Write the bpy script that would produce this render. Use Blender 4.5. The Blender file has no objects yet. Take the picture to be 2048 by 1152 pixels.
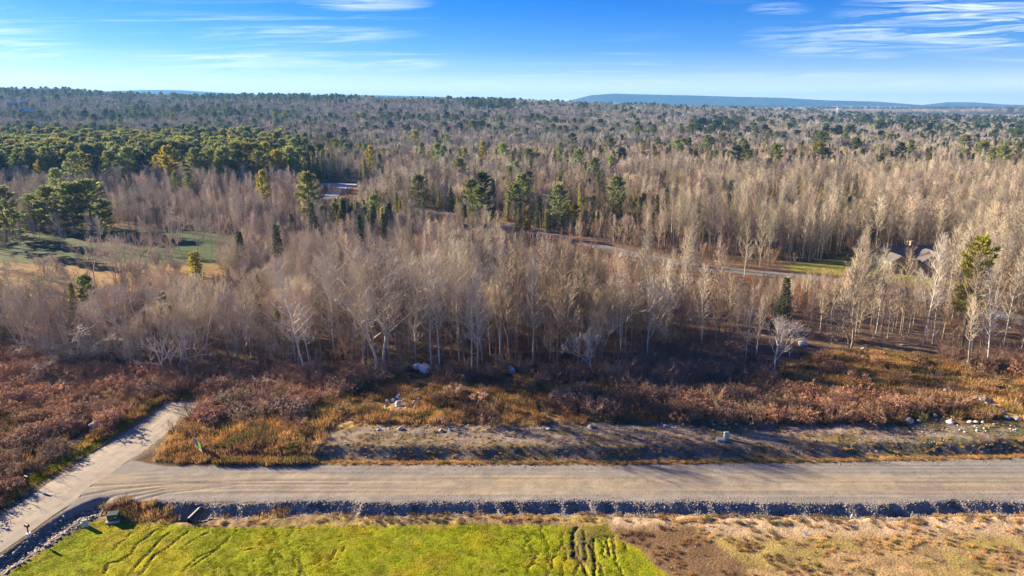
import bpy, math, random
import numpy as np
from mathutils import Vector

random.seed(7)
rng = np.random.default_rng(11)
S = bpy.context.scene
C = S.collection
R = math.radians

# ------------------------------------------------------------------ camera, sky, sun, exposure
CAM_H, PITCH, FPX = 33.0, R(15.1), 1365.0
cam = bpy.data.cameras.new('camera'); cam.sensor_width = 36; cam.lens = FPX / 2048 * 36
cam.clip_start = 0.5; cam.clip_end = 60000
co = bpy.data.objects.new('camera', cam); C.objects.link(co)
co.location = (0, 0, CAM_H); co.rotation_euler = (R(90) - PITCH, 0, 0)
S.camera = co

SUN_EL, SUN_AZ = 18.5, -62.0          # azimuth measured from +Y (ahead), clockwise; negative is to the left
S.view_settings.view_transform = 'Standard'; S.view_settings.look = 'None'
S.view_settings.exposure = 2.0; S.view_settings.gamma = 1.0; S.view_settings.use_curve_mapping = False

W = bpy.data.worlds.new('World'); S.world = W; W.use_nodes = True
nt = W.node_tree; nt.nodes.clear()
def N(tree, t, **kw):
    n = tree.nodes.new(t)
    for k, v in kw.items():
        if k in ('inputs',):
            for a, b in v.items(): n.inputs[a].default_value = b
        else: setattr(n, k, v)
    return n
def L(tree, a, b): tree.links.new(a, b)
def MATH(tree, op, a, b=None, clamp=False):
    n = tree.nodes.new('ShaderNodeMath'); n.operation = op; n.use_clamp = clamp
    for i, v in enumerate((a, b)):
        if v is None: continue
        if isinstance(v, (int, float)): n.inputs[i].default_value = v
        else: tree.links.new(v, n.inputs[i])
    return n.outputs[0]
def RAMP(tree, fac, stops):
    n = tree.nodes.new('ShaderNodeValToRGB'); e = n.color_ramp.elements
    while len(e) < len(stops): e.new(0.5)
    for el, (p, c) in zip(e, stops):
        el.position = p; el.color = (c, c, c, 1) if isinstance(c, (int, float)) else (*c, 1)
    tree.links.new(fac, n.inputs[0]); return n.outputs[0]
def NOISE(tree, vec, scale, detail=4, rough=0.55, dist=0.0):
    n = N(tree, 'ShaderNodeTexNoise', inputs={'Scale': scale, 'Detail': detail, 'Roughness': rough, 'Distortion': dist})
    if vec is not None: tree.links.new(vec, n.inputs['Vector'])
    return n.outputs[0]
def MIX(tree, fac, a, b, mode='MIX'):
    n = tree.nodes.new('ShaderNodeMix'); n.data_type = 'RGBA'; n.blend_type = mode; n.clamp_factor = True
    for i, v in ((0, fac), (6, a), (7, b)):
        if isinstance(v, (int, float)): n.inputs[i].default_value = v
        elif isinstance(v, (tuple, list)): n.inputs[i].default_value = (*v, 1) if len(v) == 3 else v
        else: tree.links.new(v, n.inputs[i])
    return n.outputs[2]

SKY_STRENGTH = 0.05
sky = N(nt, 'ShaderNodeTexSky', sky_type='NISHITA', sun_disc=False)
sky.sun_elevation = R(SUN_EL); sky.sun_rotation = R(SUN_AZ) % (2 * math.pi)
sky.altitude = 50; sky.air_density = 0.75; sky.dust_density = 0.12; sky.ozone_density = 5.5
hs = N(nt, 'ShaderNodeHueSaturation', inputs={'Hue': 0.521, 'Saturation': 1.32, 'Value': 0.86}); L(nt, sky.outputs[0], hs.inputs['Color'])
tc = N(nt, 'ShaderNodeTexCoord'); sx = N(nt, 'ShaderNodeSeparateXYZ'); L(nt, tc.outputs['Generated'], sx.inputs[0])
zz = MATH(nt, 'ADD', MATH(nt, 'MAXIMUM', sx.outputs[2], 0.0), 0.035)
cx = N(nt, 'ShaderNodeCombineXYZ')
L(nt, MATH(nt, 'DIVIDE', sx.outputs[0], zz), cx.inputs[0]); L(nt, MATH(nt, 'DIVIDE', sx.outputs[1], zz), cx.inputs[1])
# thin cirrus: streaky noise on a high flat layer, in a few drifting banks
mp = N(nt, 'ShaderNodeMapping'); L(nt, cx.outputs[0], mp.inputs['Vector'])
mp.inputs['Rotation'].default_value = (0, 0, R(12)); mp.inputs['Scale'].default_value = (0.42, 1.5, 1); mp.inputs['Location'].default_value = (3.1, 1.7, 0)
streak = NOISE(nt, mp.outputs[0], 0.85, 7, 0.62, 0.6)
mp2 = N(nt, 'ShaderNodeMapping'); L(nt, cx.outputs[0], mp2.inputs['Vector']); mp2.inputs['Scale'].default_value = (0.16, 0.3, 1); mp2.inputs['Location'].default_value = (0.4, 2.2, 0)
bank = NOISE(nt, mp2.outputs[0], 0.9, 3, 0.5)
cl = MATH(nt, 'MULTIPLY', RAMP(nt, streak, [(0.53, 0), (0.75, 1)]), RAMP(nt, bank, [(0.46, 0), (0.62, 1)]))
def cirrus(px, py, wx, wy, k):
    """a denser bank of cirrus round one compass direction of the sky"""
    dx = (px - 1024) / FPX; dy = (576 - py) / FPX
    d = Vector((dx, math.cos(PITCH) + dy * math.sin(PITCH), -math.sin(PITCH) + dy * math.cos(PITCH))).normalized()
    ca = MATH(nt, 'SUBTRACT', MATH(nt, 'DIVIDE', sx.outputs[0], MATH(nt, 'MAXIMUM', sx.outputs[1], 0.05)), d.x / d.y)
    cz = MATH(nt, 'SUBTRACT', MATH(nt, 'DIVIDE', sx.outputs[2], MATH(nt, 'MAXIMUM', sx.outputs[1], 0.05)), d.z / d.y)
    q = MATH(nt, 'ADD', MATH(nt, 'POWER', MATH(nt, 'DIVIDE', ca, wx), 2.0), MATH(nt, 'POWER', MATH(nt, 'DIVIDE', cz, wy), 2.0))
    return MATH(nt, 'MULTIPLY', MATH(nt, 'SUBTRACT', 1.0, q, True), k)
_y = MATH(nt, 'MAXIMUM', sx.outputs[1], 0.05); cy_ = N(nt, 'ShaderNodeCombineXYZ')
L(nt, MATH(nt, 'MULTIPLY', MATH(nt, 'DIVIDE', sx.outputs[0], _y), 8.0), cy_.inputs[0])
L(nt, MATH(nt, 'MULTIPLY', MATH(nt, 'ADD', MATH(nt, 'DIVIDE', sx.outputs[2], _y), MATH(nt, 'MULTIPLY', MATH(nt, 'DIVIDE', sx.outputs[0], _y), -0.03)), 125.0), cy_.inputs[1])
st2 = RAMP(nt, NOISE(nt, cy_.outputs[0], 0.8, 9, 0.62, 1.2), [(0.42, 0), (0.70, 1)])
tot = cl
for c in ((1940, 36, 0.20, 0.050, 1.5), (1640, 80, 0.12, 0.026, .8), (730, 6, 0.10, 0.012, 1.1), (50, 98, 0.10, 0.018, 1.0), (560, 132, 0.25, 0.022, .6), (600, 70, 0.18, 0.016, .7), (430, 110, 0.2, .02, .3), (-400, 60, .4, .05, 1.2), (2500, 60, .4, .05, 1.4),
          (830, 127, 0.05, 0.007, 0.7), (1800, 166, 0.10, 0.006, 0.8), (2000, 165, 0.08, 0.006, 0.8), (1560, 18, 0.05, 0.010, 0.7), (1650, 150, 0.2, 0.01, 0.4), (1740, 110, 0.06, 0.006, 0.5)):
    tot = MATH(nt, 'ADD', tot, MATH(nt, 'MULTIPLY', cirrus(*c), st2))
tot = MATH(nt, 'MULTIPLY', tot, RAMP(nt, sx.outputs[2], [(0.0, 0), (0.03, 1)]), True)
cloudy = MIX(nt, MATH(nt, 'MULTIPLY', tot, 0.62), hs.outputs[0], (7.0, 7.5, 8.2))
cloudy = MIX(nt, RAMP(nt, sx.outputs[2], [(0.0, 0.95), (0.018, 0.62), (0.042, 0.14), (0.07, 0.0)]), cloudy, (6.7, 7.0, 7.1))   # pale air along the horizon
bg = N(nt, 'ShaderNodeBackground', inputs={'Strength': SKY_STRENGTH}); L(nt, cloudy, bg.inputs['Color'])
wo = N(nt, 'ShaderNodeOutputWorld'); L(nt, bg.outputs[0], wo.inputs['Surface'])

sl = bpy.data.lights.new('sun', 'SUN'); sl.energy = 5.0; sl.angle = R(0.5); sl.color = (1.0, 0.80, 0.55)
so = bpy.data.objects.new('sun', sl); C.objects.link(so)
sd = Vector((math.sin(R(SUN_AZ)) * math.cos(R(SUN_EL)), math.cos(R(SUN_AZ)) * math.cos(R(SUN_EL)), math.sin(R(SUN_EL))))
so.rotation_euler = sd.to_track_quat('Z', 'Y').to_euler(); so.location = sd * 200

S.cycles.max_bounces = 5; S.cycles.diffuse_bounces = 4; S.cycles.glossy_bounces = 2; S.cycles.transmission_bounces = 2
S.cycles.volume_bounces = 0; S.cycles.use_denoising = True; S.cycles.denoising_input_passes = 'RGB_ALBEDO_NORMAL'; S.cycles.denoising_prefilter = 'NONE'; S.cycles.transparent_max_bounces = 6
S.cycles.caustics_reflective = False; S.cycles.caustics_refractive = False

# ------------------------------------------------------------------ numpy noise and plane geometry
def _h(i, j, s):
    n = (i * 374761393 + j * 668265263 + s * 974634541) & 0xFFFFFFFF
    n = ((n ^ (n >> 13)) * 1274126177) & 0xFFFFFFFF
    return ((n ^ (n >> 16)) & 0xFFFF) / 65535.0
def vnoise(x, y, s=0):
    x = np.asarray(x, float); y = np.asarray(y, float)
    i = np.floor(x).astype(np.int64); j = np.floor(y).astype(np.int64)
    u = x - i; v = y - j; u = u * u * (3 - 2 * u); v = v * v * (3 - 2 * v)
    a, b, c, d = _h(i, j, s), _h(i + 1, j, s), _h(i, j + 1, s), _h(i + 1, j + 1, s)
    return (a * (1 - u) + b * u) * (1 - v) + (c * (1 - u) + d * u) * v
def fbm(x, y, o=4, s=0, g=0.5):
    t = 0; a = 1; n = 0
    for k in range(o):
        t = t + a * vnoise(x, y, s + k * 17); n += a; a *= g; x = x * 2.03 + 5.1; y = y * 2.03 + 1.7
    return t / n
def sm(a, b, x):
    t = np.clip((np.asarray(x, float) - a) / (b - a), 0, 1); return t * t * (3 - 2 * t)
def seg_dist(X, Y, pts):
    """distance to a polyline, and the signed side (positive on its left)"""
    D = np.full(np.shape(X), 1e9)
    for (x0, y0), (x1, y1) in zip(pts[:-1], pts[1:]):
        dx, dy = x1 - x0, y1 - y0; l2 = dx * dx + dy * dy + 1e-9
        t = np.clip(((X - x0) * dx + (Y - y0) * dy) / l2, 0, 1)
        D = np.minimum(D, np.hypot(X - x0 - t * dx, Y - y0 - t * dy))
    return D
def inside(X, Y, poly):
    X = np.asarray(X, float); Y = np.asarray(Y, float); r = np.zeros(X.shape, bool)
    n = len(poly)
    for k in range(n):
        x0, y0 = poly[k]; x1, y1 = poly[(k + 1) % n]
        if y0 == y1: continue
        c = ((y0 > Y) != (y1 > Y)) & (X < (x1 - x0) * (Y - y0) / (y1 - y0) + x0)
        r ^= c
    return r
def pmask(X, Y, poly, soft=1.0, wob=0.0, seed=3):
    """soft mask of a polygon, its outline roughened by noise"""
    bb = np.array(poly); m = soft + wob + 1
    res = np.zeros(np.shape(X))
    sel = (X > bb[:, 0].min() - m) & (X < bb[:, 0].max() + m) & (Y > bb[:, 1].min() - m) & (Y < bb[:, 1].max() + m)
    if not sel.any(): return res
    x = X[sel]; y = Y[sel]
    d = seg_dist(x, y, list(poly) + [poly[0]]); d = np.where(inside(x, y, poly), d, -d)
    if wob: d = d + (fbm(x * 0.6, y * 0.6, 4, seed) - 0.5) * 2 * wob
    res[sel] = sm(-soft, soft, d); return res

# ------------------------------------------------------------------ the lie of the land
def ray(px, py):
    dx = (px - 1024) / FPX; dy = (576 - py) / FPX
    return dx, math.cos(PITCH) + dy * math.sin(PITCH), -math.sin(PITCH) + dy * math.cos(PITCH)
def flat(px, py, z=0.0):
    """the point of the level z that a surveyor at the drone's place sees in that direction"""
    a, b, c = ray(px, py); k = (z - CAM_H) / c
    return (a * k, b * k)
YR = 1500.0
_rp = [(-600, 180), (0, 179), (120, 178), (215, 184), (330, 187), (420, 188), (560, 188), (700, 192), (900, 195), (1000, 198), (1140, 204), (1300, 210), (1500, 218), (1650, 224), (1800, 228), (2048, 231), (2600, 232)]
_rt = np.array([ray(*p)[0] / ray(*p)[1] for p in _rp]); _rz = np.array([CAM_H + YR * ray(*p)[2] / ray(*p)[1] - 11.0 for p in _rp])

GS, GN_ = 51.8, 58.0                       # south and north edge of the gravel road
def gravel_n(X): return 57.9 + 0.00045 * (X + 5) ** 2 + 0.25 * (vnoise(X * 0.3, X * 0 + 3, 5) - 0.5)
def gravel_s(X): return 51.9 + 0.55 * (vnoise(X * 0.25, X * 0 + 9, 6) - 0.5) + 0.30 * (vnoise(X * 1.1, X * 0 + 4, 7) - 0.5)
P_RIGHT = [(-60, 1146), (0, 1105), (55, 1067), (109, 1028), (150, 1002), (175, 975), (203, 958), (240, 933), (253, 922), (284, 905), (342, 861), (407, 806)]
P_LEFT = [(-60, 1070), (0, 1031), (39, 1008), (94, 967), (141, 935), (181, 908), (273, 850), (331, 806)]
PRW = [flat(*p) for p in P_RIGHT]; PLW = [flat(*p) for p in P_LEFT]
PAVED = PRW + PLW[::-1]
RIP_PX = [(-60, 1160), (25, 1108), (70, 1074), (130, 1036), (172, 1017), (206, 1006), (212, 1024), (164, 1048), (133, 1069), (75, 1110), (10, 1152), (-40, 1190)]
RIP = [flat(x, y, -0.3) for x, y in RIP_PX]
RIPMID = [flat(x, y, -0.4) for x, y in [(-60, 1176), (35, 1118), (100, 1070), (150, 1036), (200, 1014)]]
LAWN = [flat(x, y, -0.35) for x, y in [(-30, 1185), (20, 1152), (80, 1112), (138, 1072), (170, 1052), (205, 1040), (300, 1047), (420, 1053), (700, 1052), (960, 1049), (1090, 1050), (1215, 1052), (1240, 1080), (1275, 1100), (1330, 1152), (1370, 1190)]]
FIELD = [flat(*p) for p in [(-260, 590), (-260, 462), (0, 462), (230, 456), (345, 458), (440, 470), (500, 500), (470, 540), (380, 566), (200, 590), (60, 600)]]
LANE = [flat(*p) for p in [(780, 414), (830, 421), (900, 429), (960, 441), (1040, 460), (1140, 482), (1240, 505), (1330, 522), (1420, 538), (1520, 549), (1620, 557), (1700, 568), (1800, 583), (1900, 604), (1980, 624), (2060, 645), (2200, 680)]]
HLAWN = [flat(*p) for p in [(1555, 545), (1600, 528), (1700, 512), (1760, 512), (1900, 530), (1960, 560), (1880, 580), (1760, 568), (1660, 556)]]
CLEAR = [flat(*p) for p in [(640, 366), (712, 366), (716, 384), (704, 402), (660, 402), (640, 384)]]

def H(X, Y):
    X = np.asarray(X, float); Y = np.asarray(Y, float)
    t = X / np.maximum(Y, 1.0)
    hz = np.interp(t, _rt, _rz)
    up = sm(330, YR, Y) ** 1.15
    plain = 4.0 + 16 * (fbm(X / 420, Y / 420, 3, 40) - 0.5)
    down = sm(YR + 30, YR + 650, Y)
    far = hz * up * (1 - down) + plain * down
    far = far + up * (1 - down) * 10 * (fbm(X / 190, Y / 150, 3, 21) - 0.5)
    far = far * sm(120, 380, Y) + 1.2 * (fbm(X / 60, Y / 60, 3, 8) - 0.5) * sm(95, 140, Y) * (1 - sm(420, 900, Y))
    z = far
    near = (Y < 130) & (Y > -200)
    if near.any():
        x = X[near]; y = Y[near]
        gs = gravel_s(x); gn = gravel_n(x)
        # lawn level, ditch, road bank
        d = gs - y
        lawn = -0.42 + 0.02 * np.clip(48 - y, 0, 40)
        ditch = np.where(d > 0, -0.60 * sm(0, 1.2, d) + (0.60 + lawn) * sm(1.25, 2.1, d), 0.0)
        rough = 0.20 * (fbm(x * 1.9 + 0.6 * y, y * 1.5, 4, 61) - 0.5) * sm(0.0, 0.6, d) * (1 - sm(2.6, 4.0, d))
        gul = 0.10 * (fbm(x * 0.75 + y * 0.5, y * 0.4, 3, 67) - 0.5) * sm(0.1, 0.8, d) * (1 - sm(1.6, 2.4, d))
        lump = 0.06 * (fbm(x * 0.8, y * 0.8, 4, 71) - 0.5) * sm(2.4, 3.6, d)
        dn = y - gn
        bank = 0.60 * sm(1.2, 2.7, dn + 0.8 * (fbm(x * 0.35, y * 0 + 2, 3, 77) - 0.5)) * (0.75 + 0.5 * vnoise(x * 0.08, x * 0, 78))
        bank = bank - 0.12 * sm(0.2, 0.9, dn) * (1 - sm(0.9, 1.5, dn))
        bank = bank - 0.45 * sm(8, 20, dn) - 0.2 * sm(20, 40, dn)
        mound = 0.35 * (fbm(x * 0.35, y * 0.5, 4, 83) - 0.5) * sm(2.0, 5.0, dn) + 0.10 * (fbm(x * 1.6, y * 1.6, 3, 85) - 0.5) * sm(1.6, 3.0, dn)
        track = 0.07 * (vnoise(x * 0.05, (y + 0.004 * np.clip(-20 - x, 0, 30) ** 2) * 3.1, 91) - 0.5) * sm(0.2, 1, y - gs) * (1 - sm(-1, 0, dn))
        grit = 0.03 * (fbm(x * 2.2, y * 2.2, 3, 95) - 0.5)
        w = sm(-200, -100, y)
        zz = np.where(d > 0, ditch + rough + gul + lump, np.where(dn > 0, bank + mound, track)) + grit
        # round the paved road everything levels out; the drain on its near side is cut down
        dp = seg_dist(x, y, PAVED + [PAVED[0]]); ins = inside(x, y, PAVED); dp = np.where(ins, 0, dp)
        lv = 1 - sm(0.4, 4.5, dp)
        left = x < -37.5
        zz = zz * (1 - lv * 0.9)
        lowb = -0.5 * sm(1.5, 6.0, dp) * (dn > 0) * (x < -25) * (y > 60)
        zz = zz + lowb * (1 - sm(-33, -25, x))
        de = seg_dist(x, y, PAVED + [PAVED[0]]); zz = np.where(ins, -0.035 - 0.07 * sm(0.15, 0.5, de), zz)
        rp = seg_dist(x, y, RIPMID); zz = zz - 0.42 * (1 - sm(0.15, 1.2, rp)) 
        # pile of tailings in the meadow
        zz = zz + 0.7 * np.exp(-(((x + 5) / 5.0) ** 2 + ((y - 71) / 2.2) ** 2)) * (0.6 + 0.8 * fbm(x * 0.9, y * 0.9, 3, 97))
        # hollow where the culvert comes out
        cxp, cyp = flat(382, 1046, -1.2)
        zz = zz - 0.55 * np.exp(-(((x - cxp) / 1.8) ** 2 + ((y - cyp) / 0.8) ** 2))
        far_here = z[near]
        z = z.copy(); z[near] = zz * (1 - sm(105, 130, y)) + far_here
    return z
def h1(x, y): return float(H(np.array([x]), np.array([y]))[0])
_K = 25.0 * 1.012 ** np.arange(500)
def at(px, py, up=0.0):
    """where the line of sight in that direction meets the ground (plus up)"""
    a, b, c = ray(px, py); k = _K
    for _ in range(2):
        below = CAM_H + c * k < H(a * k, b * k) + up
        i = int(np.argmax(below)) if below.any() else len(k) - 1
        i = max(i, 1); k = np.linspace(k[i - 1], k[i], 40)
    k = float(k[20])
    return a * k, b * k, h1(a * k, b * k)

# ------------------------------------------------------------------ meshes and tags
def mk(name, V, F, mats=(), mi=None, smooth=False):
    m = bpy.data.meshes.new(name); V = np.asarray(V, np.float32).reshape(-1, 3)
    m.vertices.add(len(V)); m.vertices.foreach_set('co', V.ravel())
    Fs = [np.asarray(f, np.int32) for f in (F if isinstance(F, list) else [F]) if len(f)]
    if Fs:
        li = np.concatenate([f.ravel() for f in Fs]); tot = np.concatenate([np.full(len(f), f.shape[1], np.int32) for f in Fs])
        m.loops.add(len(li)); m.loops.foreach_set('vertex_index', li)
        m.polygons.add(len(tot)); m.polygons.foreach_set('loop_start', np.concatenate([[0], np.cumsum(tot)[:-1]]).astype(np.int32))
        if mi is not None: m.polygons.foreach_set('material_index', np.asarray(mi, np.int32))
        m.polygons.foreach_set('use_smooth', np.full(len(tot), smooth))
    for x in mats: m.materials.append(x)
    m.update(calc_edges=True); return m
def tag(o, label=None, cat=None, group=None, kind=None):
    for k, v in (('label', label), ('category', cat), ('group', group), ('kind', kind)):
        if v: o[k] = v
    return o
def link(name, data, parent=None, loc=(0, 0, 0), rot=(0, 0, 0), scale=1.0):
    o = bpy.data.objects.new(name, data); C.objects.link(o)
    if parent is not None: o.parent = parent
    o.location = loc; o.rotation_euler = rot; o.scale = (scale,) * 3 if isinstance(scale, (int, float)) else scale
    return o
class MB:
    """collects shapes for one mesh"""
    def __init__(s): s.V = []; s.Q = []; s.T = []; s.n = 0
    def add(s, V, Q=(), T=()):
        s.V.append(np.asarray(V, float).reshape(-1, 3))
        if len(Q): s.Q.append(np.asarray(Q, int).reshape(-1, 4) + s.n)
        if len(T): s.T.append(np.asarray(T, int).reshape(-1, 3) + s.n)
        s.n += len(s.V[-1]); return s
    def box(s, c, d, taper=(1, 1), bev=0.0, rz=0.0):
        x, y, z = [k / 2 for k in d]; tx, ty = taper
        if bev <= 0:
            V = np.array([(-x, -y, -z), (x, -y, -z), (x, y, -z), (-x, y, -z), (-x * tx, -y * ty, z), (x * tx, -y * ty, z), (x * tx, y * ty, z), (-x * tx, y * ty, z)])
            Q = [(3, 2, 1, 0), (4, 5, 6, 7), (0, 1, 5, 4), (1, 2, 6, 5), (2, 3, 7, 6), (3, 0, 4, 7)]
        else:
            b = bev; ring = lambda X, Y, zz, b: [(-X + b, -Y, zz), (X - b, -Y, zz), (X, -Y + b, zz), (X, Y - b, zz), (X - b, Y, zz), (-X + b, Y, zz), (-X, Y - b, zz), (-X, -Y + b, zz)]
            V = np.array(ring(x, y, -z, b) + ring(x * tx, y * ty, z - b, b) + ring(x * tx - b, y * ty - b, z, b * .5))
            Q = []
            for k in range(2):
                for i in range(8): j = (i + 1) % 8; Q.append((k * 8 + i, k * 8 + j, k * 8 + 8 + j, k * 8 + 8 + i))
            Q += [(16, 17, 18, 19), (16, 19, 20, 23), (20, 21, 22, 23), (3, 2, 1, 0), (7, 4, 3, 0), (7, 6, 5, 4)]
        if rz: ca, sa = math.cos(rz), math.sin(rz); V = V @ np.array([[ca, sa, 0], [-sa, ca, 0], [0, 0, 1]])
        return s.add(V + np.array(c), Q)
    def tube(s, P, r, n=6, tip=False, cap=False):
        P = np.asarray(P, float); r = np.broadcast_to(np.asarray(r, float), (len(P),))
        T = np.gradient(P, axis=0); T /= np.linalg.norm(T, axis=1)[:, None] + 1e-9
        ref = np.array([0.0, 0, 1]) if abs(T[0][2]) < 0.8 else np.array([1.0, 0, 0])
        A = np.cross(T, ref); A /= np.linalg.norm(A, axis=1)[:, None] + 1e-9; B = np.cross(T, A)
        an = np.arange(n) * 2 * math.pi / n
        m = len(P) - (1 if tip else 0)
        V = (P[:m, None] + r[:m, None, None] * (np.cos(an)[None, :, None] * A[:m, None] + np.sin(an)[None, :, None] * B[:m, None])).reshape(-1, 3)
        i = np.arange(n); j = (i + 1) % n
        Q = np.concatenate([np.stack([k * n + i, k * n + j, k * n + n + j, k * n + n + i], 1) for k in range(m - 1)]) if m > 1 else []
        Tt = []
        if tip:
            V = np.vstack([V, P[-1]]); Tt = np.stack([(m - 1) * n + i, (m - 1) * n + j, np.full(n, m * n)], 1)
        if cap:
            V = np.vstack([V, P[0], P[-1]]); k0 = len(V) - 2
            Tt = np.concatenate([np.stack([j, i, np.full(n, k0)], 1), np.stack([(m - 1) * n + i, (m - 1) * n + j, np.full(n, k0 + 1)], 1)])
        return s.add(V, Q, Tt)
    def spikes(s, P0, P1, w):
        """many thin three-sided twigs at once"""
        P0 = np.asarray(P0, float); P1 = np.asarray(P1, float); n = len(P0)
        if not n: return s
        w = np.broadcast_to(np.asarray(w, float), (n,))[:, None]
        T = P1 - P0; T /= np.linalg.norm(T, axis=1)[:, None] + 1e-9
        A = np.cross(T, np.where(np.abs(T[:, 2:3]) < 0.8, [[0, 0, 1.0]], [[1.0, 0, 0]])); A /= np.linalg.norm(A, axis=1)[:, None] + 1e-9; B = np.cross(T, A)
        V = np.stack([P0 + A * w, P0 - A * w * .5 + B * w * .866, P0 - A * w * .5 - B * w * .866, P1], 1).reshape(-1, 3)
        b = np.arange(n)[:, None] * 4
        return s.add(V, (), np.concatenate([b + [0, 1, 3], b + [1, 2, 3], b + [2, 0, 3]]))
    def leaves(s, P, D, l, w):
        """thin pointed leaves / needle sprays: one triangle pair each, folded"""
        P = np.asarray(P, float); D = np.asarray(D, float); n = len(P)
        D = D / (np.linalg.norm(D, axis=1)[:, None] + 1e-9)
        A = np.cross(D, rng.normal(size=(n, 3))); A /= np.linalg.norm(A, axis=1)[:, None] + 1e-9
        l = np.broadcast_to(np.asarray(l, float), (n,))[:, None]; w = np.broadcast_to(np.asarray(w, float), (n,))[:, None]
        V = np.stack([P, P + D * l * .55 + A * w, P + D * l, P + D * l * .5 - A * w], 1).reshape(-1, 3)
        b = np.arange(n)[:, None] * 4
        return s.add(V, (b + [0, 1, 2, 3]))
    def arrays(s):
        V = np.concatenate(s.V) if s.V else np.zeros((0, 3))
        return V, (np.concatenate(s.Q) if s.Q else np.zeros((0, 4), int)), (np.concatenate(s.T) if s.T else np.zeros((0, 3), int))
    def mesh(s, name, mats, smooth=False):
        V, Q, T = s.arrays(); return mk(name, V, [Q, T], mats if isinstance(mats, (list, tuple)) else [mats], None, smooth)
def join(name, items, smooth=False):
    """items: (MB, material) -> one mesh with a slot each"""
    Vs, Qs, Ts, qi, ti, mats, n = [], [], [], [], [], [], 0
    for k, (b, m) in enumerate(items):
        V, Q, T = b.arrays(); Vs.append(V); Qs.append(Q + n); Ts.append(T + n); qi += [k] * len(Q); ti += [k] * len(T); mats.append(m); n += len(V)
    return mk(name, np.concatenate(Vs), [np.concatenate(Qs), np.concatenate(Ts)], mats, qi + ti, smooth)

# ------------------------------------------------------------------ materials
def mat(name, col, rough=0.85, spec=0.2, noise=0.0, nscale=6.0, bump=0.0, metal=0.0, tint=None, transl=0.0):
    m = bpy.data.materials.new(name); m.use_nodes = True; t = m.node_tree; b = t.nodes['Principled BSDF']
    b.inputs['Roughness'].default_value = rough; b.inputs['Specular IOR Level'].default_value = spec; b.inputs['Metallic'].default_value = metal
    base = (*col, 1)
    out = None
    geo = N(t, 'ShaderNodeTexCoord')
    if tint:
        a = N(t, 'ShaderNodeAttribute', attribute_type='INSTANCER', attribute_name='tint')
        out = MIX(t, 1.0, a.outputs['Color'], base, 'MULTIPLY')
    if noise:
        f = NOISE(t, geo.outputs['Object'], nscale, 4)
        k = RAMP(t, f, [(0.3, 1 - noise), (0.7, 1 + noise)])
        out = MIX(t, 1.0, out if out is not None else base, k, 'MULTIPLY')
    if out is None: b.inputs['Base Color'].default_value = base
    else: L(t, out, b.inputs['Base Color'])
    if bump:
        bn = N(t, 'ShaderNodeBump', inputs={'Strength': bump, 'Distance': 0.05}); L(t, NOISE(t, geo.outputs['Object'], nscale * 2.2, 5), bn.inputs['Height']); L(t, bn.outputs[0], b.inputs['Normal'])
    if transl:
        tr = N(t, 'ShaderNodeBsdfTranslucent'); mx = N(t, 'ShaderNodeMixShader', inputs={0: transl})
        if out is not None: L(t, out, tr.inputs[0])
        else: tr.inputs[0].default_value = base
        o = t.nodes['Material Output']; L(t, b.outputs[0], mx.inputs[1]); L(t, tr.outputs[0], mx.inputs[2]); L(t, mx.outputs[0], o.inputs['Surface'])
    return m
M_BARK = mat('bark', (0.98, 0.97, 0.96), 0.9, 0.1, 0.25, 3.0, 0.0, tint=True)
M_TWIG = mat('twig', (1.02, 0.97, 0.90), 0.8, 0.15, tint=True)
M_CBARK = mat('conifer_bark', (0.10, 0.075, 0.055), 0.95, 0.1, 0.3, 4)
M_NEEDLE = mat('needles', (1, 1, 1), 0.65, 0.25, 0.35, 0.9, tint=True, transl=0.4)
M_STEM = mat('dry_stem', (0.75, 0.55, 0.42), 0.9, 0.1, tint=True)
M_HEAD = mat('seed_head', (1, 1, 1), 0.95, 0.05, tint=True, transl=0.2)
M_BLADE = mat('grass_blade', (1, 1, 1), 0.8, 0.15, tint=True, transl=0.25)
M_ROCK = mat('stone', (1, 1, 1), 0.85, 0.25, 0.3, 2.5, 0.5, tint=True)

def ground_mat(name, bump=0.6, big=0.25, fine=0.35, fscale=5.0):
    m = bpy.data.materials.new(name); m.use_nodes = True; t = m.node_tree; b = t.nodes['Principled BSDF']
    b.inputs['Roughness'].default_value = 0.95; b.inputs['Specular IOR Level'].default_value = 0.1
    a = N(t, 'ShaderNodeAttribute', attribute_name='albedo'); g = N(t, 'ShaderNodeTexCoord')
    n1 = NOISE(t, g.outputs['Object'], 0.6, 5, 0.6); n2 = NOISE(t, g.outputs['Object'], fscale, 4, 0.65)
    c = MIX(t, 1.0, a.outputs['Color'], RAMP(t, n1, [(0.3, 1 - big), (0.7, 1 + big)]), 'MULTIPLY')
    c = MIX(t, 1.0, c, RAMP(t, n2, [(0.25, 1 - fine), (0.75, 1 + fine)]), 'MULTIPLY'); L(t, c, b.inputs['Base Color'])
    if bump:
        bn = N(t, 'ShaderNodeBump', inputs={'Strength': bump, 'Distance': 0.12}); L(t, n2, bn.inputs['Height']); L(t, bn.outputs[0], b.inputs['Normal'])
    return m
GM = {'ground': ground_mat('wooded_ground', 0.4), 'lawn': ground_mat('lawn_turf', 0.6, 0.15, 0.3, 6.0), 'gravel_road': ground_mat('gravel', 0.5, 0.14, 0.26, 8.0),
      'ditch': ground_mat('broken_stone', 0.9, 0.2, 0.5, 6.0), 'bare_soil': ground_mat('soil', 0.7, 0.25, 0.4, 5.0), 'meadow': ground_mat('meadow_turf', 0.8, 0.3, 0.4, 4.0),
      'field': ground_mat('field_turf', 0.4), 'forest_floor': ground_mat('leaf_litter', 0.6, 0.35, 0.45, 3.0)}

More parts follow.
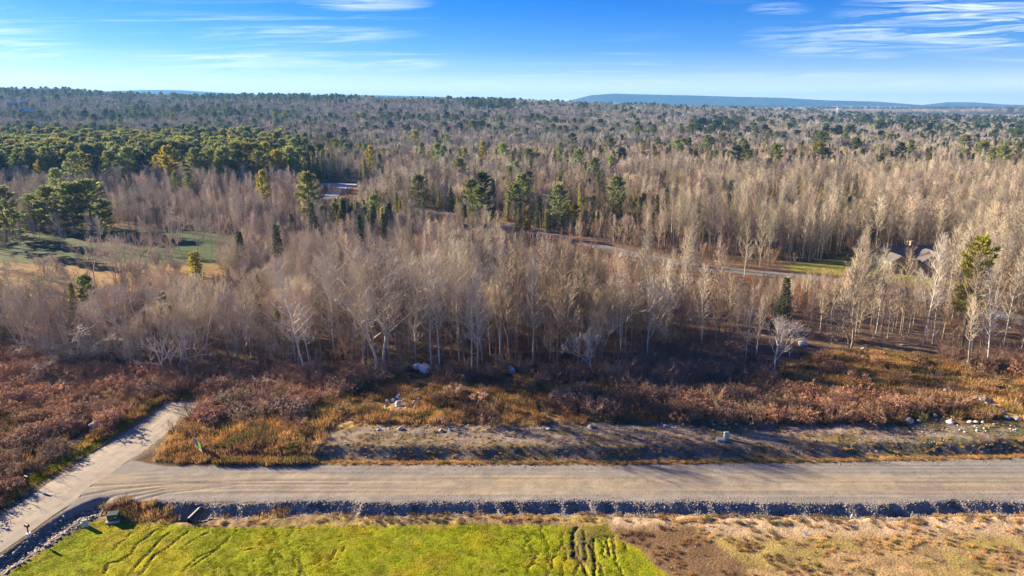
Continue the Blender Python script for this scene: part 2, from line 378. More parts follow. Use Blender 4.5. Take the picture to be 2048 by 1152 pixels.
# ------------------------------------------------------------------ the ground sheet
def grow(a, step, end, k=1.07):
    r = []; x = a
    while abs(x) < abs(end): step *= k; x += math.copysign(step, end); r.append(x)
    return r
xs = np.arange(-60, 60.01, 0.14); xs = np.concatenate([grow(xs[0], 0.14, -8200)[::-1], xs, grow(xs[-1], 0.14, 8200)])
y1 = np.concatenate([np.arange(39, 50.5, 0.095), np.arange(50.5, 66, 0.14), np.arange(66, 96, 0.22)])
ys = np.concatenate([grow(39, 0.3, -420, 1.25)[::-1], y1, grow(96, 0.3, 8200, 1.055)])
GX, GY = np.meshgrid(xs, ys); gx = GX.ravel(); gy = GY.ravel()
gz = H(gx, gy)

near = (gy > 36) & (gy < 110) & (np.abs(gx) < 90)
nx, ny = gx[near], gy[near]
def px_poly(pts, z=0.0): return [flat(x, y, z) for x, y in pts]
m_lawn = pmask(nx, ny, LAWN, 0.12, 0.30, 5)
m_rip = pmask(nx, ny, RIP, 0.2, 0.3, 6)
m_pave = inside(nx, ny, PAVED)
d_pave = np.where(m_pave, 0, seg_dist(nx, ny, PAVED + [PAVED[0]]))
gs_, gn_ = gravel_s(nx), gravel_n(nx)
flare = pmask(nx, ny, px_poly([(150, 1002), (175, 975), (203, 958), (240, 933), (262, 921), (345, 934), (500, 928), (700, 930), (700, 1000), (480, 1003), (330, 1004), (260, 1000), (215, 1010), (150, 1018), (80, 1062), (40, 1090)]), 0.15, 0.2, 9)
m_grav = np.maximum(flare, ((ny > gs_) & (ny < gn_) & (nx > -22)) * 1.0)
m_ditch = ((ny <= gs_) & (ny > gs_ - 1.7 - 1.3 * (fbm(nx * 0.3, nx * 0, 3, 12) - 0.5)) & (nx > -29.5)) * 1.0 * (1 - m_lawn)
PLAT = px_poly([(430, 912), (520, 880), (640, 862), (900, 858), (1250, 848), (1500, 846), (1800, 852), (2150, 855), (2200, 930), (2048, 915), (1500, 922), (1024, 930), (560, 926)], 0.3)
MEADOW = px_poly([(600, 762), (760, 750), (1000, 752), (1200, 760), (1450, 765), (1560, 745), (1620, 700), (1800, 705), (1960, 730), (2200, 730), (2200, 858), (1800, 852), (1500, 846), (1250, 848), (900, 858), (640, 862), (520, 880), (430, 915), (300, 925), (345, 870), (420, 812)], 0.3)
BR_LEFT = px_poly([(-200, 690), (0, 690), (210, 735), (340, 752), (420, 795), (325, 798), (268, 846), (170, 908), (85, 960), (0, 1010), (-150, 1080)])
BR_MID = px_poly([(420, 772), (520, 745), (640, 742), (740, 765), (660, 815), (600, 845), (500, 850), (440, 862), (360, 880), (340, 868), (410, 806)], 0.1)
BR_RIGHT = px_poly([(1230, 785), (1330, 775), (1500, 775), (1620, 790), (1800, 805), (1960, 812), (1900, 835), (1700, 850), (1300, 848), (1150, 832), (1100, 800)], 0.4)
m_plat = pmask(nx, ny, PLAT, 0.4, 0.5, 15)
m_mead = pmask(nx, ny, MEADOW, 0.8, 0.8, 16)
m_brl = np.maximum(pmask(nx, ny, BR_LEFT, 0.6, 0.6, 17), pmask(nx, ny, BR_MID, 0.6, 0.8, 18))
m_brr = pmask(nx, ny, BR_RIGHT, 0.8, 1.0, 19)

# rills washed into the lawn
RILL = []
def rl(pts, ox, oy, s, w): RILL.append(([flat(ox + x / s, oy + y / s, -0.35) for x, y in pts], w))
for pts, w in (([(285, 95), (300, 170), (340, 240), (355, 340), (375, 385), (340, 440)], .12), ([(640, 100), (590, 160), (585, 240), (600, 330), (585, 390), (640, 420), (690, 480), (720, 568)], .30),
               ([(690, 140), (690, 230), (700, 320), (705, 400), (690, 440)], .2), ([(780, 210), (775, 290), (790, 350), (770, 400), (795, 470), (795, 600)], .24), ([(840, 230), (880, 290), (860, 350), (890, 400), (915, 400)], .16),
               ([(940, 190), (960, 250), (970, 330), (980, 420), (1020, 500), (1070, 590)], .2), ([(500, 130), (480, 210), (490, 280), (440, 330)], .11), ([(240, 390), (220, 450), (170, 490), (150, 560)], .12),
               ([(430, 375), (385, 420), (385, 500), (350, 565)], .12), ([(520, 300), (525, 400), (490, 480), (480, 560)], .11), ([(1070, 130), (1070, 230), (1075, 330)], .16), ([(210, 200), (140, 280), (130, 350)], .1),
               ([(900, 190), (905, 260), (920, 330), (925, 380)], .16), ([(860, 190), (960, 190)], .14), ([(600, 240), (640, 330), (630, 400)], .2), ([(820, 430), (850, 500), (860, 590)], .13), ([(730, 260), (770, 330), (800, 420)], .16), ([(640, 430), (620, 500), (590, 560)], .13)):
    rl(pts, 1020, 1030, 4.655, w)
for pts, w in (([(775, 890), (740, 930), (680, 970), (665, 1000)], .1), ([(905, 880), (860, 920), (800, 960), (770, 1020), (690, 1070), (630, 1080), (610, 1140)], .16), ([(1000, 890), (950, 920), (920, 960), (870, 1010), (800, 1090), (750, 1150)], .16),
               ([(1100, 885), (1040, 930), (970, 990), (900, 1030), (820, 1150)], .14), ([(1220, 890), (1120, 940), (1050, 1000)], .1), ([(1340, 920), (1270, 990), (1190, 1050), (1120, 1100)], .14), ([(1750, 980), (1745, 1040), (1760, 1090), (1750, 1150)], .11),
               ([(1600, 990), (1560, 1050)], .1), ([(1270, 990), (1160, 1040), (1060, 1130)], .1), ([(1430, 1000), (1510, 985)], .09), ([(2010, 980), (1960, 1080)], .09), ([(2000, 900), (1960, 1000), (1930, 1060)], .08)):
    rl(pts, 0, 758, 2.924, w)
zn = gz[near].copy(); rill = np.zeros(len(nx))
lw = (m_lawn > 0.02) | (m_lawn < 0) ; li = np.where((ny < 49.5) & (nx > -40) & (nx < 14))[0]
lx = nx[li] + 0.25 * (fbm(nx[li] * 2.5, ny[li] * 2.5, 3, 33) - 0.5); ly = ny[li] + 0.25 * (fbm(nx[li] * 2.5, ny[li] * 2.5, 3, 34) - 0.5)
rr = np.zeros(len(li))
for pts, w in RILL:
    bb = np.array(pts); k = (lx > bb[:, 0].min() - .6) & (lx < bb[:, 0].max() + .6) & (ly > bb[:, 1].min() - .6) & (ly < bb[:, 1].max() + .6)
    w = w if w < .2 else w * .72
    if k.any(): rr[k] = np.maximum(rr[k], (1 - sm(w * 0.3, w * 0.72, seg_dist(lx[k], ly[k], pts))) * min(1, 0.55 + w * 2))
# a web of finer wash marks running down the slope
rid = np.abs(fbm((lx + ly * 0.55) * 0.9, ly * 0.33, 4, 44) - 0.5); rid = (1 - sm(0.004, 0.016, rid)) * sm(0.40, 0.53, fbm(lx * 0.17, ly * 0.2, 3, 45))
rr = np.maximum(rr, 0.75 * rid); rill[li] = rr
zn -= 0.15 * rill * np.maximum(m_lawn, 0.0)
# turf tussocks and tyre cleat marks
zn += 0.032 * (fbm(nx * 3.2, ny * 3.2, 3, 51) - 0.4) * m_lawn * (1 - rill)
# plough-like tracks over the bare earth
ta, tb = flat(1300, 1075, -.4), flat(1420, 1152, -.4)
tx, ty = tb[0] - ta[0], tb[1] - ta[1]; tl = math.hypot(tx, ty); tx /= tl; ty /= tl
cr = (nx - ta[0]) * ty - (ny - ta[1]) * tx
BARE = px_poly([(1215, 1052), (1240, 1080), (1275, 1100), (1330, 1152), (1370, 1190), (1520, 1190), (1480, 1130), (1430, 1085), (1370, 1052)], -.4)
m_bare = pmask(nx, ny, BARE, 0.5, 0.8, 52) * (1 - m_lawn)
zn += 0.05 * (np.abs(((cr * 2.1 + 0.3 * fbm(nx, ny, 2, 53)) % 1) - 0.5) - 0.25) * m_bare
# wheel ruts curving off the gravel on to the paved road
RUT = [px_poly([(160, 1004 + k * 4), (230, 985 + k * 2), (330, 972 + k), (480, 968), (700, 968)]) for k in (-8, -3, 3, 8, 14)]
rut = np.zeros(len(nx)); gi = np.where(flare > 0.3)[0]
for q in RUT: rut[gi] = np.maximum(rut[gi], 1 - sm(0.05, 0.28, seg_dist(nx[gi], ny[gi], q)))
zn -= 0.06 * rut
gz[near] = zn

def mixc(c, k, col):
    k = np.clip(k, 0, 1)[:, None]; return c * (1 - k) + np.array(col)[None] * k
col = np.zeros((len(gx), 3)); nb = fbm(gx / 26, gy / 26, 4, 30)
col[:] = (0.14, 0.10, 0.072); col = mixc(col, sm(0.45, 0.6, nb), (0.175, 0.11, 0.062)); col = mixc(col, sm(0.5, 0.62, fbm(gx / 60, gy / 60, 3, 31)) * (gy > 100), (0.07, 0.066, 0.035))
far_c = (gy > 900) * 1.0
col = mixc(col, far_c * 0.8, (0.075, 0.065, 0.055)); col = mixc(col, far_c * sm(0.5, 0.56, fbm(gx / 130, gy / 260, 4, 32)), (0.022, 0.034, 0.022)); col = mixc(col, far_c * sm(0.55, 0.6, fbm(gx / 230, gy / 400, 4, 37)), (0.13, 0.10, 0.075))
fl = pmask(gx, gy, FIELD, 3.0, 2.0, 35); green = sm(138, 146, gy - 0.03 * (gx + 100) + 4 * (fbm(gx / 6, gy / 6, 3, 39) - .5))
fc = np.where(green[:, None] > 0.5, np.array([0.060, 0.085, 0.035])[None], np.array([0.27, 0.175, 0.07])[None]) 
fk = green[:, None]; fc = np.array([0.28, 0.18, 0.07])[None] * (1 - fk) + np.array([0.055, 0.085, 0.035])[None] * fk
col = col * (1 - fl[:, None]) + fc * fl[:, None]
hl = pmask(gx, gy, HLAWN, 1.5, 1.5, 36); col = mixc(col, hl, (0.25, 0.24, 0.05))
lv = seg_dist(gx, gy, LANE); col = mixc(col, (1 - sm(3.2, 6.0, lv)) * (gy < 260), (0.16, 0.095, 0.05))
cm = pmask(gx, gy, CLEAR, 2.0, 2.0, 38); col = mixc(col, cm, (0.26, 0.14, 0.06))
cn = col[near]
a1 = fbm(nx * 0.35, ny * 0.45, 4, 101); a2 = fbm(nx * 1.1, ny * 1.3, 3, 103); a3 = fbm(nx * 0.12, ny * 0.2, 3, 105)
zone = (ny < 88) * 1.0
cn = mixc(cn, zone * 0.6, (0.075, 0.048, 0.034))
mc = np.tile(np.array([0.25, 0.150, 0.058]), (len(nx), 1)); mc = mixc(mc, sm(.45, .62, a1), (0.42, 0.29, 0.11)); mc = mixc(mc, sm(.5, .66, a3), (0.12, 0.085, 0.04)); mc = mixc(mc, sm(.56, .7, a2) * .6, (0.10, 0.105, 0.045))
cn = cn * (1 - m_mead[:, None]) + mc * m_mead[:, None]
cn = mixc(cn, m_brr * .8, (0.095, 0.062, 0.045))
pc = np.tile(np.array([0.23, 0.185, 0.145]), (len(nx), 1)); pc = mixc(pc, sm(.48, .62, a1), (0.15, 0.115, 0.055)); pc = mixc(pc, sm(.5, .62, a3), (0.115, 0.115, 0.055)); pc = mixc(pc, sm(.55, .68, a2) * .7, (0.27, 0.23, 0.19))
cn = cn * (1 - m_plat[:, None]) + pc * m_plat[:, None]
dn = ny - gn_
bankc = sm(1.2, 1.9, dn) * (1 - sm(2.6, 3.4, dn)) * (nx > -28)
cn = mixc(cn, bankc * .5, (0.12, 0.105, 0.07))
strip = sm(-0.15, 0.2, dn + .5 * (a2 - .5)) * (1 - sm(1.1, 1.6, dn)) * (nx > -27)
cn = mixc(cn, strip * .8, (0.30, 0.20, 0.085))
# near side of the road
south = (ny < gs_ - 1.5) * 1.0 * (1 - m_lawn)
sc = np.tile(np.array([0.36, 0.25, 0.12]), (len(nx), 1)); sc = mixc(sc, (1 - sm(4, 12, nx)) * .8, (0.22, 0.155, 0.085)); sc = mixc(sc, sm(.46, .6, a1), (0.30, 0.235, 0.075)); sc = mixc(sc, sm(.52, .66, a2) * .6, (0.20, 0.135, 0.07)); sc = mixc(sc, sm(47.0, 48.4, ny + .8 * (a1 - .5)) * .8 * (nx > 8), (0.46, 0.345, 0.22))
cn = cn * (1 - south[:, None]) + sc * south[:, None]
cn = mixc(cn, m_bare, (0.165, 0.105, 0.055))
gc = np.tile(np.array([0.245, 0.232, 0.212]), (len(nx), 1))
lane = 1 - sm(1.2, 2.2, np.abs(ny - (54.6 + 0.0035 * np.clip(-18 - nx, 0, 40) ** 1.6)) + .8 * (fbm(nx * .12, ny * 2.0, 3, 107) - .5)); gc = mixc(gc, lane, (0.325, 0.275, 0.195)); gc = mixc(gc, sm(.5, .62, fbm(nx * 0.1, ny * 1.8, 4, 109)) * .5, (0.23, 0.215, 0.195))
gc = mixc(gc, sm(.50, .64, fbm(nx * .45, ny * .9, 4, 113)) * .45, (0.20, 0.185, 0.165)); gc = mixc(gc, sm(.58, .68, fbm(nx * .22, ny * .5, 4, 115)) * .5, (0.36, 0.32, 0.25)); gc = mixc(gc, rut * .5, (0.16, 0.14, 0.12))
cn = cn * (1 - m_grav[:, None]) + gc * m_grav[:, None]
dc = np.tile(np.array([0.28, 0.255, 0.22]), (len(nx), 1)); dc = mixc(dc, sm(.5, .66, a2), (0.14, 0.13, 0.12)); dc = mixc(dc, sm(1.3, 1.8, gs_ - ny), (0.17, 0.125, 0.075))
cn = cn * (1 - m_ditch[:, None]) + dc * m_ditch[:, None]
cn = mixc(cn, m_rip, (0.15, 0.15, 0.15))
sh = (1 - sm(0.3, 0.9, d_pave + .5 * (a2 - .5))) * (1 - m_grav) ; cn = mixc(cn, sh, (0.17, 0.14, 0.105))
verge = sm(0.3, 0.7, d_pave) * (1 - sm(1.4, 2.4, d_pave + 1.2 * (a1 - .5))) * inside(nx, ny, BR_LEFT); cn = mixc(cn, verge, (0.16, 0.16, 0.03))
lc = np.tile(np.array([0.25, 0.285, 0.004]), (len(nx), 1)); lc = mixc(lc, sm(.46, .64, a1), (0.30, 0.285, 0.006)); lc = mixc(lc, sm(.56, .70, a2) * .5, (0.26, 0.20, 0.04))
tearing = sm(0.48, 0.62, fbm(nx * 0.5, ny * 0.35, 3, 111)) * pmask(nx, ny, px_poly([(1130, 1052), (1230, 1052), (1250, 1100), (1260, 1160), (1150, 1160), (1130, 1100)], -.4), 1.0, .6, 112)
lc = mixc(lc, tearing * .8, (0.15, 0.11, 0.055))
lc = mixc(lc, np.clip(rill * 1.3, 0, 1), (0.06, 0.042, 0.026))
cn = cn * (1 - m_lawn[:, None]) + lc * m_lawn[:, None]
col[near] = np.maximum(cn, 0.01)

cls = np.zeros(len(gx), np.int8); NAMES = ['ground', 'lawn', 'gravel_road', 'ditch', 'bare_soil', 'meadow', 'field', 'forest_floor']
cls[fl > 0.5] = 6
wood_zone = (gy > 75) & (gy < 420) & (np.abs(gx) < 380) & (fl <= 0.5); cls[wood_zone] = 7
k = np.zeros(len(nx), np.int8); k[:] = cls[near]; k[ny < 90] = 5
k[(m_plat > .5)] = 4; k[south > .5] = 4; k[m_grav > .5] = 2; k[(m_ditch > .5)] = 3; k[m_rip > .5] = 3; k[m_lawn > .5] = 1; k[m_pave] = 2
cls[near] = k; cls[(gy < 40)] = 0
nX, nY = len(xs), len(ys)
I = np.arange(nX * nY).reshape(nY, nX)
FQ = np.stack([I[:-1, :-1], I[:-1, 1:], I[1:, 1:], I[1:, :-1]], -1).reshape(-1, 4)
fcl = cls[FQ[:, 0]]
V3 = np.stack([gx, gy, gz], 1)
for ci, nm in enumerate(NAMES):
    f = FQ[fcl == ci]
    if not len(f): continue
    u, inv = np.unique(f.ravel(), return_inverse=True)
    me = mk(nm, V3[u], inv.reshape(-1, 4), [GM[nm]], None, True)
    ca = me.attributes.new('albedo', 'FLOAT_COLOR', 'POINT'); ca.data.foreach_set('color', np.concatenate([col[u], np.ones((len(u), 1))], 1).astype(np.float32).ravel())
    tag(link(nm, me), kind='structure')

# ------------------------------------------------------------------ roads laid on the ground
def asphalt(name, c1, c2, sc):
    m = bpy.data.materials.new(name); m.use_nodes = True; t = m.node_tree; b = t.nodes['Principled BSDF']; b.inputs['Roughness'].default_value = 0.9; b.inputs['Specular IOR Level'].default_value = 0.2
    uv = N(t, 'ShaderNodeUVMap'); mp = N(t, 'ShaderNodeMapping'); L(t, uv.outputs[0], mp.inputs['Vector']); mp.inputs['Scale'].default_value = (3.2, 0.10, 1)
    g = N(t, 'ShaderNodeTexCoord')
    f = NOISE(t, mp.outputs[0], 2.0, 4, 0.6); c = MIX(t, RAMP(t, f, [(0.35, 0), (0.65, 1)]), c1, c2)
    c = MIX(t, 1.0, c, RAMP(t, NOISE(t, g.outputs['Object'], sc, 5, 0.6), [(0.3, 0.82), (0.7, 1.15)]), 'MULTIPLY'); L(t, c, b.inputs['Base Color'])
    bn = N(t, 'ShaderNodeBump', inputs={'Strength': 0.25, 'Distance': 0.03}); L(t, NOISE(t, g.outputs['Object'], 14, 3), bn.inputs['Height']); L(t, bn.outputs[0], b.inputs['Normal'])
    return m
def strip(name, Lp, Rp, z, mat_, n=120, m=9, crown=0.05, follow=False):
    def res(P):
        P = np.array(P); s = np.r_[0, np.cumsum(np.hypot(*np.diff(P, axis=0).T))]; q = np.linspace(0, s[-1], n)
        return np.stack([np.interp(q, s, P[:, 0]), np.interp(q, s, P[:, 1])], 1), s[-1]
    A, la = res(Lp); B, lb = res(Rp); w = np.linspace(0, 1, m)
    P = A[:, None] * (1 - w)[None, :, None] + B[:, None] * w[None, :, None]
    Z = z + crown * (1 - (2 * w - 1) ** 2)[None] + np.zeros((n, m))
    if follow: Z = Z + H(P[..., 0].ravel(), P[..., 1].ravel()).reshape(n, m)
    top = np.concatenate([P, Z[..., None]], 2)
    sk1 = top[:, :1].copy(); sk1[..., 2] -= 0.16; sk2 = top[:, -1:].copy(); sk2[..., 2] -= 0.16
    full = np.concatenate([sk1, top, sk2], 1); mm = m + 2
    I = np.arange(n * mm).reshape(n, mm); F = np.stack([I[:-1, :-1], I[:-1, 1:], I[1:, 1:], I[1:, :-1]], -1).reshape(-1, 4)
    me = mk(name, full.reshape(-1, 3), F, [mat_], None, False)
    uv = me.uv_layers.new(name='UVMap'); U = np.stack([np.broadcast_to(np.r_[0, w, 1] * 1.0, (n, mm)), np.broadcast_to((np.linspace(0, max(la, lb), n) / 3)[:, None], (n, mm))], -1).reshape(-1, 2)
    uv.data.foreach_set('uv', U[F.ravel()].astype(np.float32).ravel())
    return tag(link(name, me), kind='structure')
M_ASPH = asphalt('dusty_asphalt', (0.38, 0.335, 0.265), (0.29, 0.26, 0.215), 1.2)
M_LANE = asphalt('grey_lane', (0.20, 0.195, 0.19), (0.15, 0.145, 0.14), 0.8)
strip('paved_road', PLW, PRW, -0.02, M_ASPH, 140, 11, 0.05)
ln = np.array(LANE); dv = np.gradient(ln, axis=0); dv /= np.linalg.norm(dv, axis=1)[:, None]; nv = np.stack([-dv[:, 1], dv[:, 0]], 1)
strip('lane', ln + nv * 2.2, ln - nv * 2.2, 0.10, M_LANE, 260, 5, 0.06, True)
M_ICE = mat('pale_gravel', (0.36, 0.38, 0.42), 0.6, 0.4, 0.3, 0.3)
cp = [np.array(flat(*p)) for p in [(655, 402), (668, 385), (682, 378), (690, 372)]]
strip('track', [p + (-2.5, 0) for p in cp], [p + (3, 0) for p in cp], 0.12, M_ICE, 40, 5, 0.05, True)
cq = [np.array(flat(*p)) for p in [(640, 368.5), (712, 370)]]
strip('cross_track', [p + (0, 4) for p in cq], [p + (0, -4) for p in cq], 0.22, M_ICE, 30, 5, 0.05, True)

# ------------------------------------------------------------------ trees
def dirv(az, el): return np.array([math.cos(az) * math.cos(el), math.sin(az) * math.cos(el), math.sin(el)])
def unit(v): return v / (np.linalg.norm(v) + 1e-9)
def twigs_on(b, P, r_, n, lmin, lmax, w, up=0.5, spread=0.8):
    """a spray of forked twigs along the path P"""
    P = np.asarray(P); k = r_.random(n) ** 0.8 * (len(P) - 1); i = np.minimum(k.astype(int), len(P) - 2); f = (k - i)[:, None]
    p = P[i] * (1 - f) + P[i + 1] * f; t = P[i + 1] - P[i]; t /= np.linalg.norm(t, axis=1)[:, None] + 1e-9
    d = t * 0.8 + r_.normal(size=(n, 3)) * spread * 0.6 + np.array([0, 0, up]); d /= np.linalg.norm(d, axis=1)[:, None]
    l = r_.uniform(lmin, lmax, n)[:, None]; b.spikes(p, p + d * l, w * 1.35)
    for q in (0.35, 0.62):
        d2 = d + r_.normal(size=(n, 3)) * 0.45 + np.array([0, 0, 0.15]); d2 /= np.linalg.norm(d2, axis=1)[:, None]
        b.spikes(p + d * l * q, p + d * l * q + d2 * l * 0.6, w * 1.05)
def curve_from(p, d, l, r_, n=4, bend=0.2, up=0.1):
    P = [p]; d = unit(d)
    for k in range(n - 1):
        P.append(P[-1] + d * l / (n - 1)); d = unit(d + r_.normal(size=3) * bend + np.array([0, 0, up]))
    return np.array(P), d
def pole_tree(seed, h=12.0, r0=0.10, start=0.38, spread=1.0, tw=8, k_=1.0):
    r_ = np.random.default_rng(seed); T, B = MB(), MB()
    n = 8; z = np.linspace(0, h, n); off = np.cumsum(r_.normal(size=(n, 2)) * 0.10, 0) * np.linspace(0, 1, n)[:, None]
    P = np.stack([off[:, 0], off[:, 1], z], 1); P[0, 2] = -0.3
    rad = r0 * (1 - np.linspace(0, 1, n)) ** 0.8 + 0.012; T.tube(P, rad, 5)
    nb = int(30 + r_.integers(0, 8)); az = r_.random() * 6.28
    for k in range(nb):
        u = start + (1 - start) * (k + r_.random()) / nb; az += 2.4 + r_.normal() * 0.3
        s = u * (n - 1); i = min(int(s), n - 2); p = P[i] * (1 - s + i) + P[i + 1] * (s - i)
        v = (u - start) / (1 - start); l = spread * (0.8 + 2.0 * math.sin(math.pi * min(1, 0.25 + v * 0.75)) * (1 - 0.45 * v)) * r_.uniform(0.7, 1.2)
        d = dirv(az, R(r_.uniform(30, 62) + 12 * v)); Q, _ = curve_from(p, d, l, r_, 4, 0.12, 0.18)
        B.tube(Q, [0.034 * (1.2 - v), 0.027, 0.019, 0.009], 3)
        twigs_on(B, Q, r_, tw + int(l * 3), 0.45, 1.05, 0.011 * k_, 0.45)
    for k in range(6):                                       # dead lower stubs
        u = r_.uniform(0.12, start); s = u * (n - 1); i = int(s); p = P[i] * (1 - s + i) + P[i + 1] * (s - i)
        d = dirv(r_.random() * 6.28, r_.uniform(-.2, .4)); B.spikes([p], [p + d * r_.uniform(0.5, 1.3)], 0.02)
    return T, B
def broad_tree(seed, h=11.0, stems=1, spread=0.55, depth=4, tw=9, lean=0.25, r0=0.16, tl=(0.5, 1.1), thick=1.0):
    r_ = np.random.default_rng(seed); T, B = MB(), MB()
    def rec(p, d, l, r, lv):
        Q, e = curve_from(p, d, l, r_, 4, 0.10 if lv < 2 else 0.16, 0.06 if lv < 2 else 0.10)
        (T if lv < 1 else B).tube(Q, np.linspace(r, r * 0.68, 4), 6 if lv < 1 else (4 if lv < 3 else 3))
        if lv >= 2: twigs_on(B, Q, r_, max(2, int(tw * (0.5 if lv < depth else 1))), tl[0], tl[1], 0.011 * thick, 0.35)
        if lv >= depth: return
        nk = 3 if r_.random() < 0.55 else 2; a0 = r_.random() * 6.28
        for k in range(nk):
            a = a0 + k * 6.28 / nk + r_.normal() * 0.3; ax = unit(np.cross(e, dirv(a, 0.3))); ang = r_.uniform(0.6, 1.25) * spread
            dd = unit(e * math.cos(ang) + ax * math.sin(ang)); rec(Q[-1], dd, l * r_.uniform(0.66, 0.86), r * 0.62, lv + 1)
        if lv >= 1:
            q = Q[1 + r_.integers(0, 2)]; rec(q, unit(e + dirv(r_.random() * 6.28, 0.2) * 0.9), l * 0.55, r * 0.42, max(lv + 2, depth - 1))
    l0 = h * 0.30
    for k in range(stems):
        a = k * 6.28 / stems + r_.normal() * 0.3; d = unit(np.array([0, 0, 1.0]) + (dirv(a, 0) * lean * r_.uniform(0.6, 1.3) if stems > 1 else r_.normal(size=3) * 0.06))
        rec(np.array([0, 0, -0.3]) + (dirv(a, 0) * 0.18 if stems > 1 else 0), d, l0 * r_.uniform(0.85, 1.15), r0 * (1 if stems == 1 else 0.75), 0)
    return T, B
def arch_tree(seed, h=6.0, stems=9):
    r_ = np.random.default_rng(seed); T, B = MB(), MB()
    for k in range(stems):
        a = k * 6.28 / stems + r_.normal() * 0.3; d = dirv(a, R(r_.uniform(35, 80))); p = np.array([0, 0, -0.2]) + dirv(a, 0) * 0.2
        P = [p]; l = h * r_.uniform(0.7, 1.25) / 6
        for i in range(6): P.append(P[-1] + d * l); d = unit(d + np.array([0, 0, -0.20]) + dirv(a, 0) * 0.10 + r_.normal(size=3) * 0.08)
        P = np.array(P); T.tube(P[:4], np.linspace(0.075, 0.045, 4), 5); B.tube(P[3:], np.linspace(0.045, 0.012, 4), 4)
        for q in range(1, 7):
            for _ in range(4):
                Q, e = curve_from(P[q], unit(dirv(a + r_.normal() * 0.9, r_.uniform(-.1, .9))), r_.uniform(.8, 1.9), r_, 4, 0.15, -0.02)
                B.tube(Q, [0.02, 0.015, 0.01, 0.005], 3); twigs_on(B, Q, r_, 9, 0.35, 0.9, 0.010, 0.05, 0.7)
    return T, B
def sapling_clump(seed, h=5.5, stems=6):
    r_ = np.random.default_rng(seed); T, B = MB(), MB()
    for k in range(stems):
        a = r_.random() * 6.28; P, e = curve_from(np.array([0, 0, -0.2]) + dirv(a, 0) * r_.uniform(.1, .9), unit(np.array([0, 0, 1.0]) + dirv(a, 0) * r_.uniform(.05, .3)), h * r_.uniform(.6, 1.05), r_, 6, 0.06, 0.05)
        T.tube(P, np.linspace(0.035, 0.008, 6), 4)
        twigs_on(B, P[1:], r_, 26, 0.5, 1.4, 0.011, 0.5, 0.6)
    return T, B
BARE_V = []                                                    # (name of the form, trunk mesh, branch mesh, joined prototype, natural height)
protos = bpy.data.collections.new('tree_forms')                # never linked to the scene: forms for the far woods
def keep_bare(form, h, TB, tm=M_BARK, bm=M_TWIG):
    T, B = TB; BARE_V.append((form, T.mesh('trunk', tm, True), B.mesh('branches', bm), h))
    o = bpy.data.objects.new('form_%02d' % len(BARE_V), join('bare_form', [(T, tm), (B, bm)])); protos.objects.link(o)
for s in range(5): keep_bare('pole', 12.0, pole_tree(100 + s, 12.0, 0.065 + 0.010 * (s % 3), [0.24, 0.32, 0.38, 0.20, 0.30][s], [0.9, 0.75, 0.85, 1.1, 0.7][s], [8, 7, 7, 8, 7][s]))
keep_bare('broad', 11.0, broad_tree(201, 11.0, 1, 0.50, 4, 9))
keep_bare('broad', 11.0, broad_tree(202, 11.0, 3, 0.48, 4, 6, 0.25, 0.15))
keep_bare('broad', 11.0, broad_tree(203, 11.0, 2, 0.55, 4, 8, 0.22))
keep_bare('broad', 11.0, broad_tree(204, 10.5, 1, 0.42, 4, 9))
keep_bare('arch', 6.0, arch_tree(301)); keep_bare('arch', 6.0, arch_tree(302, 6.0, 7))
keep_bare('sapling', 5.5, sapling_clump(401)); keep_bare('sapling', 5.5, sapling_clump(402, 5.5, 8))
keep_bare('dead', 7.0, broad_tree(501, 8.0, 4, 0.62, 3, 3, 0.55, 0.15, (0.3, 0.7)))
keep_bare('crown', 7.0, broad_tree(502, 7.5, 1, 0.55, 4, 6, 0.3, 0.10, (0.3, 0.7)))
for s in range(3): keep_bare('farbroad', 11.0, broad_tree(211 + s, 11.0, 1 + s % 2, 0.50, 4, 9, .25, .14, (.5, 1.2), 1.9))
for s in range(2): keep_bare('farpole', 12.0, pole_tree(111 + s, 12.0, .11, .34, 1.15, 9, 1.8))
FORM = {}
for i, v in enumerate(BARE_V): FORM.setdefault(v[0], []).append(i)

